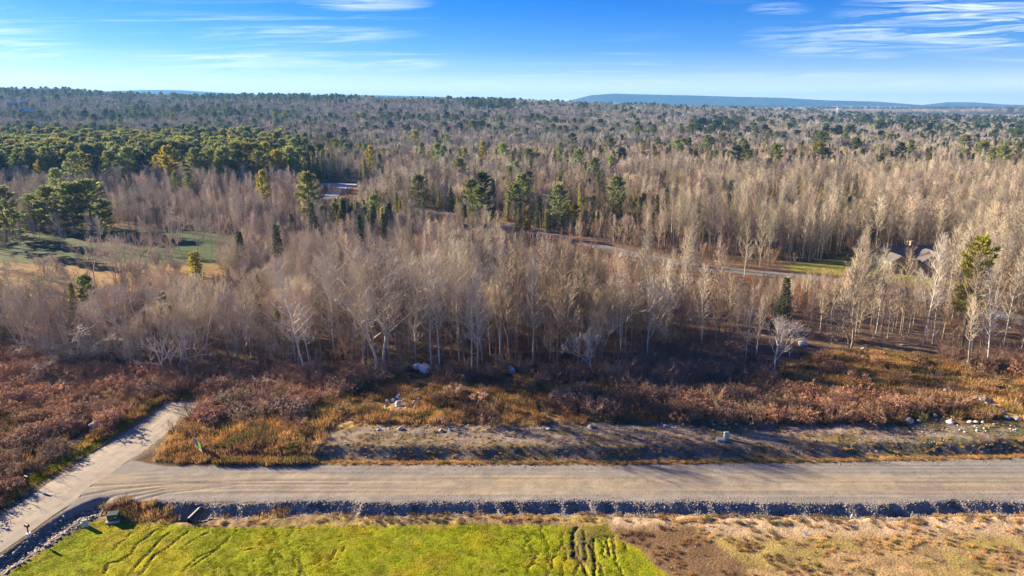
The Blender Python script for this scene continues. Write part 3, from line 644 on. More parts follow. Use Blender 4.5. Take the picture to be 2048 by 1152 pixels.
def needle_spray(B, P, d, r_, n, l, w, up=0.3, rnd=0.6):
    D = np.tile(d, (n, 1)) + r_.normal(size=(n, 3)) * rnd + np.array([0, 0, up]); B.leaves(np.tile(P, (n, 1)) + r_.normal(size=(n, 3)) * 0.10, D, l * r_.uniform(.7, 1.3, n), w)
def pine(seed, h=16.0, rmax=3.6, start=0.22, gap=0.0):
    r_ = np.random.default_rng(seed); T, B = MB(), MB(); n = 7
    P = np.stack([np.cumsum(r_.normal(size=n) * 0.08), np.cumsum(r_.normal(size=n) * 0.08), np.linspace(-0.3, h, n)], 1); T.tube(P, np.linspace(0.23, 0.03, n), 6)
    z = h * start
    while z < h * 0.985:
        u = (z / h - start) / (1 - start); prof = (0.45 + 0.55 * math.sin(math.pi * min(1, 0.18 + u * 0.55))) * (1 - u ** 3.4) + 0.12
        if r_.random() > gap:
            nb = r_.integers(4, 7); a0 = r_.random() * 6.28
            for k in range(nb):
                l = rmax * prof * r_.uniform(0.55, 1.15); a = a0 + k * 6.28 / nb + r_.normal() * 0.25; s = z / h * (n - 1); i = min(int(s), n - 2); p = P[i] * (1 - s + i) + P[i + 1] * (s - i)
                d = dirv(a, R(r_.uniform(-6, 18) + 30 * u)); Q, e = curve_from(p, d, l, r_, 4, 0.06, 0.05); T.tube(Q, [0.05, 0.035, 0.02, 0.008], 3)
                m = max(3, int(l * 3.2))
                for q in range(m):
                    f = 0.28 + 0.72 * (q + r_.random()) / m; s2 = f * 3; i2 = min(int(s2), 2); c = Q[i2] * (1 - s2 + i2) + Q[i2 + 1] * (s2 - i2)
                    side = np.cross(e, [0, 0, 1.0]) * r_.choice([-1, 1]) * r_.uniform(0.1, 0.65) * (1.1 - f) * 1.2
                    needle_spray(B, c + side, unit(e + side * .6), r_, 7, 0.70, 0.13, 0.45, 0.55)
        z += r_.uniform(0.55, 0.95) * (1.0 if u < .7 else 0.7)
    return T, B
def spruce(seed, h=10.0, rmax=1.9, start=0.08, dens=1.0):
    r_ = np.random.default_rng(seed); T, B = MB(), MB(); P = np.array([[0, 0, -0.3], [0.03, 0, h * .5], [0, 0.02, h]]); T.tube(P, [0.15, 0.09, 0.012], 6)
    z = h * start
    while z < h * 0.98:
        u = (z / h - start) / (1 - start); l0 = rmax * (1 - u) ** 0.85 * r_.uniform(.8, 1.1) + 0.12; nb = r_.integers(6, 9); a0 = r_.random() * 6.28
        for k in range(nb):
            l = l0 * r_.uniform(.65, 1.12); a = a0 + k * 6.28 / nb; d = dirv(a, R(-12 + 45 * u * u + r_.normal() * 6)); m = max(2, int(l * 3.6 * dens))
            T.spikes([[0, 0, z]], [np.array([0, 0, z]) + d * l * .9], 0.02)
            for q in range(m):
                f = 0.2 + 0.8 * (q + r_.random()) / m; c = np.array([0, 0, z]) + d * l * f + np.array([0, 0, -0.10 * l * f * f])
                needle_spray(B, c, unit(d + np.array([0, 0, -0.15])), r_, 4, 0.42, 0.09, -0.05, 0.5)
        z += 0.30 + 0.10 * (1 - u)
    return T, B
CON_V = []; cprotos = bpy.data.collections.new('conifer_forms')
def keep_con(form, h, TB):
    T, B = TB; CON_V.append((form, T.mesh('trunk', M_CBARK, True), B.mesh('crown', M_NEEDLE), h))
    o = bpy.data.objects.new('conifer_%02d' % len(CON_V), join('conifer_form', [(T, M_CBARK), (B, M_NEEDLE)])); cprotos.objects.link(o)
for s in range(3): keep_con('pine', 16.0, pine(600 + s, 16.0, [4.3, 3.7, 4.8][s], [0.14, 0.22, 0.05][s], 0.05))
for s in range(3): keep_con('spruce', 10.0, spruce(700 + s, 10.0, [1.8, 1.5, 2.2][s], 0.06))
keep_con('column', 8.0, spruce(750, 8.0, 1.0, 0.03, 1.5))
keep_con('openpine', 20.0, pine(610, 20.0, 3.2, 0.34, 0.25))
CFORM = {}
for i, v in enumerate(CON_V): CFORM.setdefault(v[0], []).append(i)

GREY, PINK, PALE, WHITE, DARK, TAN = (0.46, 0.43, 0.37), (0.46, 0.41, 0.355), (0.50, 0.46, 0.385), (0.52, 0.50, 0.47), (0.20, 0.175, 0.155), (0.36, 0.30, 0.22)
PINEG, DARKG, YELG, OLIVE = (0.25, 0.29, 0.105), (0.065, 0.085, 0.045), (0.37, 0.335, 0.055), (0.185, 0.185, 0.065)
TINTS = []
def plant(V, idx, x, y, h, rz, tint, name, parts, label, cat, group=None, wide=1.0, tilt=(0, 0)):
    form, tm, bm, nh = V[idx]; s = h / nh
    e = link(name, None, None, (x, y, h1(x, y) - 0.03), (tilt[0], tilt[1], rz), (s * wide, s * wide, s)); e.empty_display_size = 0.5
    tag(e, label, cat, group)
    for pn, me in zip(parts, (tm, bm)):
        o = link(pn, me, e); o['tint'] = [*tint, 1.0]
    return e
MARKS = [(p, at(*p)[:2]) for p in ((52, 705), (160, 722), (342, 748), (612, 752), (667, 706), (842, 738), (1020, 745), (1186, 756), (1549, 758), (1700, 698), (1846, 692), (1922, 694), (1380, 720), (300, 530), (400, 610), (1563, 665))]
MNAME = ['the far left tree', 'the drooping pale tree', 'the small white dead tree', 'the leaning white birch', 'the tall forked birch', 'the twin boulders', 'the single bluish boulder', 'the small white bushy tree', 'the feathery white birch', 'the dark twin maple', 'the tall white tree by the house', 'the tall yellow-green pine', 'the bluish thicket', 'the straw field', 'the bright bushy evergreen', 'the dark conical spruce']
EMARKS = [(p, at(*p)[:2]) for p in ((142, 464), (530, 425), (690, 385), (966, 335), (1118, 352), (1326, 390), (1459, 428), (1640, 405), (840, 425), (742, 350), (1922, 694), (1136, 448), (368, 398), (1545, 405), (1240, 505), (14, 478))]
ENAME = ['the three edge pines', 'the lone yellow-green pine', 'the clearing', 'the bright mid forest pine', 'the open mid forest pine', 'the wide olive evergreen', 'the bushy aspen spruce', 'the olive evergreen pair', 'the lane bend', 'the bright clearing pine', 'the tall pine by the house', 'the olive tip over the lane', 'the two pale green pines', 'the yellow-green aspen evergreen', 'the grey lane', 'the pine at the field end']
BMARKS = [(p, at(*p)[:2]) for p in ((190, 850), (58, 974), (332, 806), (399, 906), (60, 740), (560, 800), (660, 790), (410, 806), (120, 930))]
BNAME = ['the flat rock slab', 'the mailbox across the road', 'the pale stake', 'the sign board', 'the shaded left brush', 'the pinkish brush mass', 'the stone pile meadow', 'the road end', 'the green verge']
def beside(x, y, marks=None, names=None):
    marks = marks or MARKS; names = names or MNAME; d = [math.hypot(x - m[1][0], y - m[1][1]) for m in marks]; i = int(np.argmin(d)); dx, dy = x - marks[i][1][0], y - marks[i][1][1]
    far = '' if d[i] < 9 else 'well ' if d[i] < 24 else 'far '
    return far + ('behind ' if dy > abs(dx) else 'in front of ' if -dy > abs(dx) else 'left of ' if dx < 0 else 'right of ') + names[i]
VIS = []                                                       # ground or trees that stay in sight over the wood: (tangent of bearing, distance, half width)
HERO = []                                                      # (x, y) of the trees placed one by one
def hero_bare(px, py, ptop, form, tint, label, wide=1.0, pick=None, tilt=(0, 0), rz=None, group=None):
    x, y, z = at(px, py); a, b, c = ray(px, ptop); h = CAM_H + c * (y / b) - z
    HERO.append((x, y, 1.6)); i = FORM[form][(len(HERO) if pick is None else pick) % len(FORM[form])]
    plant(BARE_V, i, x, y, max(h, 2.0), random.random() * 6.28 if rz is None else rz, tint, 'bare_tree', ('trunk', 'branches'), label, 'bare tree', group or 'leafless trees along the front of the wood', wide, tilt)
def hero_con(px, py, ptop, form, tint, label, cat, wide=1.0, pick=None, group='evergreens among the leafless trees'):
    x, y, z = at(px, py); a, b, c = ray(px, ptop); h = CAM_H + c * (y / b) - z
    HERO.append((x, y, 2.2)); i = CFORM[form][(len(HERO) if pick is None else pick) % len(CFORM[form])]
    f = 0.62 if py < 690 else 0.4; vx_, vy_ = flat(px, ptop + (py - ptop) * f); VIS.append((vx_ / vy_, vy_, 0.006)) if py - ptop < 130 and y > 95 else None
    plant(CON_V, i, x, y, max(h, 1.5), random.random() * 6.28, tint, cat.replace(' ', '_'), ('trunk', 'crown'), label, cat, group, wide)

hero_bare(52, 705, 575, 'broad', GREY, 'grey bare tree at the far left end of the wood front, above the dark brush')
hero_bare(160, 722, 608, 'arch', GREY, 'low pale tree with drooping arched branches, left of the big round bare tree', 1.15, 0)
hero_bare(283, 722, 558, 'broad', GREY, 'big round bare tree with dark trunk, its low branches sweeping left', 1.25, 0)
hero_bare(342, 748, 640, 'dead', WHITE, 'small white dead tree with forked crooked limbs, standing before a dark evergreen', 1.05)
hero_bare(408, 716, 548, 'broad', PALE, 'clump of pale straight stems fanning into one crown, right of the white dead tree', 0.9, 1)
hero_bare(476, 722, 562, 'broad', GREY, 'grey bare tree with low hanging limbs, next right of the fanned pale clump', 0.8, 2)
hero_bare(503, 716, 540, 'pole', PALE, 'slender pale bare tree left of the dark round evergreen at the wood front', 1.2)
hero_bare(572, 712, 625, 'arch', PINK, 'low pinkish arching tree between dark evergreen and the leaning white birch', 0.9, 1)
hero_bare(612, 752, 530, 'pole', WHITE, 'white birch leaning left, its foot furthest forward in the brush', 1.3, 1, (0.02, -0.16))
hero_bare(622, 746, 600, 'pole', WHITE, 'short white birch stem crossing the leaning white birch', 1.1, 2, (0, 0.08))
hero_bare(667, 706, 505, 'pole', WHITE, 'tall white birch with forked top left of the great three trunk maple', 1.25, 3)
hero_bare(681, 716, 590, 'pole', PALE, 'short thin pale stem close right of the tall forked white birch', 0.9, 0)
hero_bare(728, 728, 498, 'broad', DARK, 'dark trunked left half of the great maple crown behind the white stump', 1.15, 0)
hero_bare(760, 748, 500, 'broad', PALE, 'great many-stemmed maple with pale trunks and a wide domed crown', 1.15, 1, (0, 0), 0.6)
hero_bare(776, 730, 520, 'broad', GREY, 'grey maple stem leaning right beside the great pale maple', 0.8, 3)
for px, py, pt, tn, lb in ((862, 738, 520, PALE, 'left of the two slim birches behind the twin boulders'), (879, 742, 525, WHITE, 'right of the two slim birches behind the twin boulders'), (919, 730, 530, GREY, 'thin straight bare tree midway between boulder pair and single boulder'),
                           (944, 750, 525, PALE, 'left of two pale slim trees standing left of the single boulder'), (955, 752, 540, WHITE, 'whiter right one of two slim trees standing left of the single boulder'), (1066, 728, 520, GREY, 'slim grey bare tree just right of the single boulder'),
                           (1000, 722, 515, GREY, 'slim grey bare tree directly behind the single boulder'), (1120, 712, 515, TAN, 'tan bare tree left of the small white bushy tree')):
    hero_bare(px, py, pt, 'pole', tn, lb, 1.1)
hero_bare(1186, 756, 655, 'crown', WHITE, 'small white bushy tree standing alone in front of the dark wood edge', 0.85)
for px, py, pt, tn, lb in ((1262, 706, 520, TAN, 'tan slim tree right of the small white bushy tree, in the grey thicket'), (1330, 700, 530, GREY, 'grey slim bare tree rising from the bluish thicket in mid wood edge'), (1402, 705, 540, GREY, 'bare tree above the bluish thicket, left of the pale boulder pair'),
                           (1490, 722, 580, PALE, 'pale slanting tree beside the boulder pair under the dark spruce'), (1512, 716, 600, GREY, 'thin grey sapling between boulder pair and white birch'), (1456, 696, 560, TAN, 'tan bare tree behind the pale boulder pair at the wood edge')):
    hero_bare(px, py, pt, 'pole', tn, lb, 1.0)
hero_bare(1549, 758, 628, 'crown', WHITE, 'white birch with feathery round crown standing forward in the right meadow', 0.95, 0)
hero_bare(1700, 698, 530, 'broad', DARK, 'big dark twin-trunked maple with fan crown at the right meadow edge', 1.25, 2)
for px, py, pt, tn, wd, tl, lb in ((1640, 664, 545, TAN, 1.0, 0, 'slim tan tree between dark spruce and big dark maple'), (1752, 668, 500, GREY, 1.0, 0, 'slim grey tree next right of the big dark maple'), (1800, 668, 505, TAN, 1.0, 0, 'slim tan tree in front of the house porch'), (1846, 692, 480, WHITE, 1.1, 0.05, 'tall white tree rising in front of the house gable'),
                                   (1865, 690, 500, GREY, 1.0, 0.06, 'grey tree leaning right, next to the tall white tree before the house'), (1905, 690, 540, DARK, 1.0, 0, 'dark slim trunk close left of the tall yellow-green pine'), (1942, 716, 520, DARK, 1.4, 0.05, 'dark forked tree close right of the tall yellow-green pine'),
                                   (1975, 728, 545, WHITE, 1.1, 0.10, 'white tree leaning right by the fallen logs at the right'), (2008, 690, 520, GREY, 1.1, 0, 'grey bare tree at the right edge before the lane'), (1935, 738, 600, PALE, 0.9, 0.08, 'pale thin stem left of the fallen logs'), (2040, 716, 560, TAN, 1.2, 0, 'tan bare tree furthest right above the brushy corner')):
    hero_bare(px, py, pt, 'pole', tn, lb, wd, None, (0, tl))
for px, py, pt, lb in ((362, 512, 420, 'left one of a pair of pale fan-crowned trees beside the straw field'), (398, 516, 428, 'right one of a pair of pale fan-crowned trees beside the straw field')):
    hero_bare(px, py, pt, 'crown', PALE, lb, 0.9, None, (0, 0), None, 'leafless trees round the straw field')
for px, py, pt, lb in ((40, 600, 515, 'round bare tree left of the straw field, at the frame edge'), (100, 592, 488, 'pale round bare tree in front of the shaded green field'), (190, 578, 465, 'wide bare tree between the shaded green field and the straw field'), (245, 585, 470, 'bare tree with thin dark stems standing in the straw field'),
                       (290, 566, 460, 'rounded bare tree at the middle of the straw field'), (330, 575, 478, 'thin stemmed bare tree at the right of the straw field'), (150, 600, 520, 'low bare tree in front of the straw field, left part')):
    hero_bare(px, py, pt, 'broad', PINK if px % 20 else GREY, lb, 0.85, None, (0, 0), None, 'leafless trees round the straw field')

hero_con(1922, 694, 470, 'openpine', (0.36, 0.34, 0.05), 'tall yellow-green pine with open crown, right of the house', 'pine tree', 0.95)
hero_con(1563, 665, 556, 'spruce', DARKG, 'dark green conical spruce rising behind the feathery white birch', 'spruce tree', 1.0, 2)
hero_con(400, 610, 503, 'column', YELG, 'bright yellow-green bushy evergreen by the straw field', 'evergreen tree', 1.35)
for px, py, pt, lb in ((487, 566, 463, 'dark narrow spruce right of the straw field, left of its taller twin'), (561, 560, 450, 'dark narrow spruce right of the straw field, taller one of two'), (722, 520, 428, 'thin dark spruce spire left of the great maple crown'), (769, 492, 427, 'thinnest dark spire beyond the great maple crown'), (986, 420, 358, 'small dark spire beyond the middle of the wood')):
    hero_con(px, py, pt, 'column', DARKG, lb, 'spruce tree', 0.95)
hero_con(335, 668, 585, 'spruce', DARKG, 'dark evergreen behind the small white dead tree', 'evergreen tree', 1.25, 2)
hero_con(520, 672, 588, 'spruce', OLIVE, 'dark olive evergreen behind bare limbs, left of the leaning birch', 'evergreen tree', 1.2, 0)
hero_con(8, 668, 596, 'spruce', OLIVE, 'olive evergreen cut by the left frame edge', 'evergreen tree', 1.1, 1)
hero_con(152, 640, 566, 'spruce', OLIVE, 'olive evergreen behind the low drooping pale tree', 'evergreen tree', 1.1, 0)
hero_con(842, 585, 512, 'column', OLIVE, 'small olive evergreen tip just right of the great maple crown', 'evergreen tree', 1.2)
hero_con(928, 690, 600, 'column', OLIVE, 'hazel-green evergreen half hidden inside the middle of the wood', 'evergreen tree', 1.2)
hero_con(530, 425, 341, 'pine', YELG, 'lone yellow-green pine standing above the pinkish bare trees', 'pine tree', 0.75, 0)
for px, py, pt, w, lb in ((104, 462, 372, 1.3, 'left one of three dark pines on the edge of the green field'), (150, 466, 366, 1.4, 'middle one of three dark pines on the edge of the green field'), (186, 462, 359, 1.4, 'right one of three dark pines on the edge of the green field'), (14, 478, 372, 1.2, 'pine at the left frame edge above the green field'), (72, 458, 388, 1.3, 'shorter pine close left of the three dark edge pines'), (212, 458, 398, 1.2, 'shorter pine close right of the three dark edge pines'), (380, 400, 344, 0.8, 'right one of two pale green pines before the dark pine block'), (355, 396, 345, 0.7, 'left one of two pale green pines before the dark pine block')):
    hero_con(px, py, pt, 'pine', PINEG, lb, 'pine tree', w, 2 if px < 300 else 0)
for px, py, pt, form, tn, w, lb in ((1459, 428, 361, 'spruce', DARKG, 1.3, 'dark bushy spruce standing over the pale aspens'), (1136, 448, 400, 'column', YELG, 1.5, 'yellow-olive evergreen tip above the grey lane'), (1055, 470, 412, 'column', (0.36, 0.30, 0.06), 1.0, 'yellowish small evergreen above the grey lane, left one'),
                                    (1332, 430, 386, 'spruce', YELG, 1.0, 'bright yellow-green evergreen above the middle of the aspen belt'), (1326, 390, 340, 'spruce', OLIVE, 1.4, 'wide olive evergreen beyond the aspen belt'), (742, 350, 292, 'pine', YELG, 0.9, 'bright tall pine beyond the clearing, right side'), (966, 335, 282, 'pine', YELG, 0.8, 'bright tall pine in mid forest left of centre'), (930, 345, 295, 'pine', (0.36, 0.33, 0.06), 0.7, 'shorter yellow pine beside the bright tall mid forest pine'),
                                    (1118, 352, 283, 'openpine', PINEG, 0.9, 'broad open pine in mid forest right of centre'), (1205, 395, 345, 'openpine', OLIVE, 0.9, 'open dull pine on the forest side of the lane'), (1640, 405, 372, 'spruce', YELG, 1.0, 'yellow-green evergreen among pale aspens, left of two'), (1690, 408, 376, 'spruce', OLIVE, 1.1, 'olive evergreen among pale aspens, middle'), (1710, 408, 374, 'spruce', OLIVE, 1.0, 'olive evergreen among pale aspens, right'), (1545, 405, 376, 'spruce', YELG, 1.2, 'yellow-green evergreen left of the olive pair among aspens'), (1594, 402, 374, 'spruce', OLIVE, 1.2, 'dull olive evergreen amid the aspens')):
    hero_con(px, py, pt, form, tn, lb, 'pine tree' if 'pine' in form else 'evergreen tree', w)

# ------------------------------------------------------------------ scatter of the woods
def vis(pts, w=0.012):
    for p in pts:
        X, Y = flat(*p); VIS.append((X / Y, Y, w))
vis([(x, 421 + (x - 830) * 0.12) for x in range(834, 905, 10)], .008); vis([(x, 459 + (x - 1020) * 0.2) for x in range(1012, 1290, 17)], .006); vis([(x, 520 + (x - 1300) * 0.18) for x in range(1310, 1480, 24)], .006)
vis([(x, 553) for x in range(1500, 1640, 20)], .008); vis([(x, 543) for x in range(1570, 1690, 14)], .009); vis([(x, 500) for x in range(10, 230, 16)], .008); vis([(x, 527) for x in range(1766, 1884, 16)], 0.0055)
vis([(x, 396) for x in range(650, 712, 8)], 0.009); vis([(x, 545) for x in range(20, 450, 24)], 0.007); vis([(362, 470), (398, 475)], .012); vis([(x, 612 + (x - 1940) * .3) for x in range(1944, 2064, 14)], 0.008)
VT = np.array([v[0] for v in VIS]); VY = np.array([v[1] for v in VIS]); VW = np.array([v[2] for v in VIS])
def cap_height(X, Y, h):
    t = X / Y; lim = np.full(len(X), 99.0)
    for a, b, w in VIS:
        k = (np.abs(t - a) < w) & (Y < b - 0.5); lim[k] = np.minimum(lim[k], CAM_H * (1 - Y[k] / b) + 0.3)
    return lim
FRONT = np.array([at(*p)[:2] for p in [(-300, 690), (0, 705), (200, 738), (350, 748), (480, 728), (620, 742), (760, 745), (960, 750), (1060, 728), (1200, 748), (1300, 735), (1420, 705), (1500, 690), (1620, 668), (1700, 690), (1860, 684), (1960, 716), (2048, 704), (2300, 700)]])
def behind_front(X, Y):
    t = X / Y; ft = FRONT[:, 0] / FRONT[:, 1]; return Y - np.interp(t, ft, FRONT[:, 1])
def jitter_grid(y0, y1, s, tmax=0.98):
    X, Y = [], []
    y = y0
    while y < y1:
        n = int(2 * tmax * y / s); X.append(np.linspace(-tmax * y, tmax * y, n) + rng.uniform(-s * .5, s * .5, n)); Y.append(np.full(n, y) + rng.uniform(-s * .5, s * .5, n)); y += s
    return np.concatenate(X), np.concatenate(Y)
def clear_of(X, Y, extra=0.0):
    ok = (seg_dist(X, Y, LANE) > 3.4 + extra) & (~inside(X, Y, CLEAR) & (seg_dist(X, Y, CLEAR + [CLEAR[0]]) > 9)) & ~inside(X, Y, HLAWN)
    for hx, hy, r in HERO: ok &= np.hypot(X - hx, Y - hy) > r * 0.6
    return ok
def px_of(X, Y, Z):
    yc = Y * math.cos(PITCH) - (Z - CAM_H) * math.sin(PITCH); up = Y * math.sin(PITCH) + (Z - CAM_H) * math.cos(PITCH)
    return 1024 + FPX * X / yc, 576 - FPX * up / yc
bx, by, bz_ = [], [], []
pts = [jitter_grid(76, 210, 2.75), jitter_grid(210, 420, 3.7), jitter_grid(420, 800, 5.4), jitter_grid(800, 1640, 8.2, 0.92)]
X = np.concatenate([p[0] for p in pts]); Y = np.concatenate([p[1] for p in pts])
fb = behind_front(X, Y)
ok = (fb > 0.5) & clear_of(X, Y)
infield = pmask(X, Y, FIELD, 3.0, 3.0, 35) > 0.4
ok &= ~infield | (rng.random(len(X)) < 0.15)
ok &= rng.random(len(X)) < np.where(Y < 140, 0.55 + 0.45 * sm(.35, .6, fbm(X / 9, Y / 9, 3, 131)), 0.93)
lx0, ly0 = flat(1640, 540); ax0 = (X - lx0) * sd.x + (Y - ly0) * sd.y; sd0 = -(X - lx0) * sd.y + (Y - ly0) * sd.x; ok &= ~((ax0 > 0) & (ax0 < 42) & (np.abs(sd0) < 6) & (rng.random(len(X)) < .8))
X, Y, fb = X[ok], Y[ok], fb[ok]; Z = H(X, Y)
px, py = px_of(X, Y, Z + 9)
# where the evergreens stand: dense blocks and drifts of single trees
def pb(pts): return inside(px, py, pts)
den = 0.045 + 0.36 * sm(0.52, 0.62, fbm(X / 110, Y / 60, 4, 141)) * (Y > 170)
den = np.where(Y > 600, 0.05 + 0.50 * sm(.53, .61, fbm(X / 300, Y / 75, 4, 143)), den)
for poly, d in (([(-400, 290), (345, 292), (350, 318), (120, 330), (-400, 334)], .70), ([(-400, 245), (260, 255), (300, 292), (-400, 292)], .5), ([(330, 262), (640, 270), (770, 300), (760, 330), (640, 334), (330, 322)], .74),
                ([(230, 212), (560, 214), (560, 230), (230, 232)], .7), ([(340, 184), (720, 186), (720, 198), (340, 199)], .75), ([(930, 192), (1030, 194), (1030, 214), (940, 214)], .92), ([(-300, 176), (340, 182), (340, 192), (-300, 194)], .55),
                ([(640, 300), (1000, 310), (1400, 335), (1400, 375), (900, 395), (720, 380)], .22), ([(1130, 275), (1420, 272), (1420, 304), (1130, 315)], .42), ([(1380, 240), (1480, 236), (1480, 262), (1380, 265)], .75), ([(1640, 228), (2200, 238), (2200, 266), (1760, 262)], .5), ([(1500, 330), (1900, 325), (2000, 345), (1500, 350)], .45), ([(1380, 262), (2200, 262), (2200, 318), (1380, 322)], .26),
                ([(1400, 272), (1560, 268), (1560, 292), (1400, 300)], .35), ([(1480, 372), (1740, 370), (1740, 404), (1480, 406)], .25), ([(1930, 268), (2200, 280), (2200, 312), (1930, 300)], .45)):
    den = np.where(pb(poly), d, den)
den = np.where(pb([(350, 232), (700, 236), (640, 262), (350, 262)]), .22, den)
den = np.where(Y < 165, 0.006, den); den = np.where((px < 660) & (Y < 262), 0.012, den)
pale = pb([(1480, 330), (2300, 320), (2300, 412), (1900, 420), (1300, 405)]) | pb([(1280, 398), (2300, 400), (2300, 560), (1500, 560), (1290, 480)])
den = np.where(pale & ~pb([(1300, 365), (1760, 365), (1760, 408), (1300, 408)]), np.minimum(den, 0.05), den)
con = rng.random(len(X)) < den
ispine = rng.random(len(X)) < np.where(Y > 560, .22, np.where(px < 400, .82, np.where(px < 560, .45, .07)))

ispine &= ~((pale | (Y < 175)) & (px > 300))
hb = np.where(Y < 140, rng.uniform(8.5, 12.8, len(X)), np.where(Y < 420, rng.uniform(6.5, 11.0, len(X)), rng.uniform(7.5, 11.5, len(X))))
hb = np.where((px < 560) & (Y < 135), hb * 0.68, hb); young = (Y > 112) & (Y < 205) & (px > 560) & (px < 1330); hb = np.where((Y > 140) & (Y < 260) & (px > 1280), np.maximum(hb, rng.uniform(8.5, 12.8, len(X))), hb); hb = np.where(young, hb * rng.uniform(.5, .85, len(X)), hb); hb = np.where((Y > 135) & (Y < 235) & (px <= 600), hb * .8, hb); hb = np.where((fb < 8), hb * rng.uniform(.6, 1, len(X)), hb)
hc = np.where(ispine, rng.uniform(9, 16, len(X)), rng.uniform(5.5, 11, len(X))); hc = np.where(ispine & (px < 640) & (Y < 480), np.maximum(hc, rng.uniform(12, 17, len(X))), hc); hc = np.where((Y > 600), hc * .95, hc); hc = np.where((Y < 300) & (px > 640), hc * .8, hc)
h = np.where(con, hc, hb); lim = cap_height(X, Y, h)
keep = (h <= lim) | ((lim > 2.4) & (rng.random(len(X)) < 0.75)); h = np.minimum(h, np.where(lim > 2.4, lim * rng.uniform(.7, 1, len(X)), 99))
X, Y, Z, h, con, ispine, pale, px, py, fb = [a[keep] for a in (X, Y, Z, h, con, ispine, pale, px, py, fb)]

def pick_tint(n, base, var=0.12):
    return np.clip(np.array(base) * (1 + rng.normal(size=(n, 1)) * var) * (1 + rng.normal(size=(n, 3)) * 0.03), 0.01, 0.9)
B = np.where(~con)[0]; n = len(B)
u = rng.random(n); tone = fbm(X[B] / 45, Y[B] / 60, 3, 151)
bt = np.where((tone > .52)[:, None], pick_tint(n, PINK), pick_tint(n, GREY)); bt = np.where((u < .14)[:, None], pick_tint(n, PALE), bt); bt = np.where((u > .88)[:, None], pick_tint(n, DARK, .2), bt)
rgt = (px[B] > 1000) & (Y[B] < 260); bt = np.where((rgt & (u > .3) & (u < .8))[:, None], pick_tint(n, TAN), bt)
bt = np.where((pale[B] & (u < .75))[:, None], np.where((u < .4)[:, None], pick_tint(n, (0.47, 0.43, 0.345)), pick_tint(n, (0.37, 0.33, 0.26))), bt)
bt = np.where((Y[B] > 420)[:, None] & ~pale[B][:, None], bt * [.86, .92, .98], bt)  # far trees tinted bluer: part of the haze is put into their colour
v = rng.random(n); short = h[B] < 6.0
bf = np.where(v < .78, rng.integers(0, 5, n), np.where(v < .96, rng.integers(5, 9, n), 14))
bf = np.where(short, rng.integers(11, 13, n), bf); bf = np.where(pale[B] & ~short, rng.integers(0, 5, n), bf)
bf = np.where((px[B] < 600) & (Y[B] < 140) & (v < .4) & ~short, rng.integers(5, 9, n), bf)
bf = np.where(Y[B] > 380, np.where(v < .6, rng.integers(15, 18, n), rng.integers(18, 20, n)), bf); bf = np.where((Y[B] > 380) & pale[B], rng.integers(18, 20, n), bf)
nat = np.array([q[3] for q in BARE_V]); bs = h[B] / nat[bf]; bw = np.where(bf < 5, rng.uniform(.9, 1.4, n), rng.uniform(.7, 1.0, n)); bw = np.where(Y[B] > 600, bw * 1.3, bw)
order = np.argsort(np.where(np.abs(X[B] / Y[B]) < 0.80, Y[B], 1e9)); IND = order[:225]
where_ = lambda x_, y_: ('left part of the wood, between the dark brush and the straw field' if x_ < 560 else 'middle of the wood, behind the boulder pair and the brown meadow' if x_ < 1080 else 'wood behind the bluish thicket, short of the grey lane' if x_ < 1560 else 'open grove between the right meadow and the lane below the house')
FN = {'farbroad': 'wide crowned', 'farpole': 'slender', 'pole': 'slender', 'broad': 'wide crowned', 'arch': 'arching', 'sapling': 'low many-stemmed', 'dead': 'dead', 'crown': 'small bushy'}
for k in IND:
    i = B[k]; f = BARE_V[bf[k]][0]; lum = bt[k].mean(); tn = 'pale' if lum > .36 else 'dark' if lum < .19 else 'brownish grey'
    plant(BARE_V, bf[k], X[i], Y[i], h[i], rng.uniform(0, 6.28), bt[k], 'bare_tree', ('trunk', 'branches'), f'{"tall" if h[i] > 11 else "short" if h[i] < 7.5 else "mid-height"} {FN[f]} {tn} leafless tree {beside(X[i], Y[i])}', 'bare tree', 'leafless trees ' + beside(X[i], Y[i]), float(bw[k]))
rest = np.setdiff1d(np.arange(n), IND)

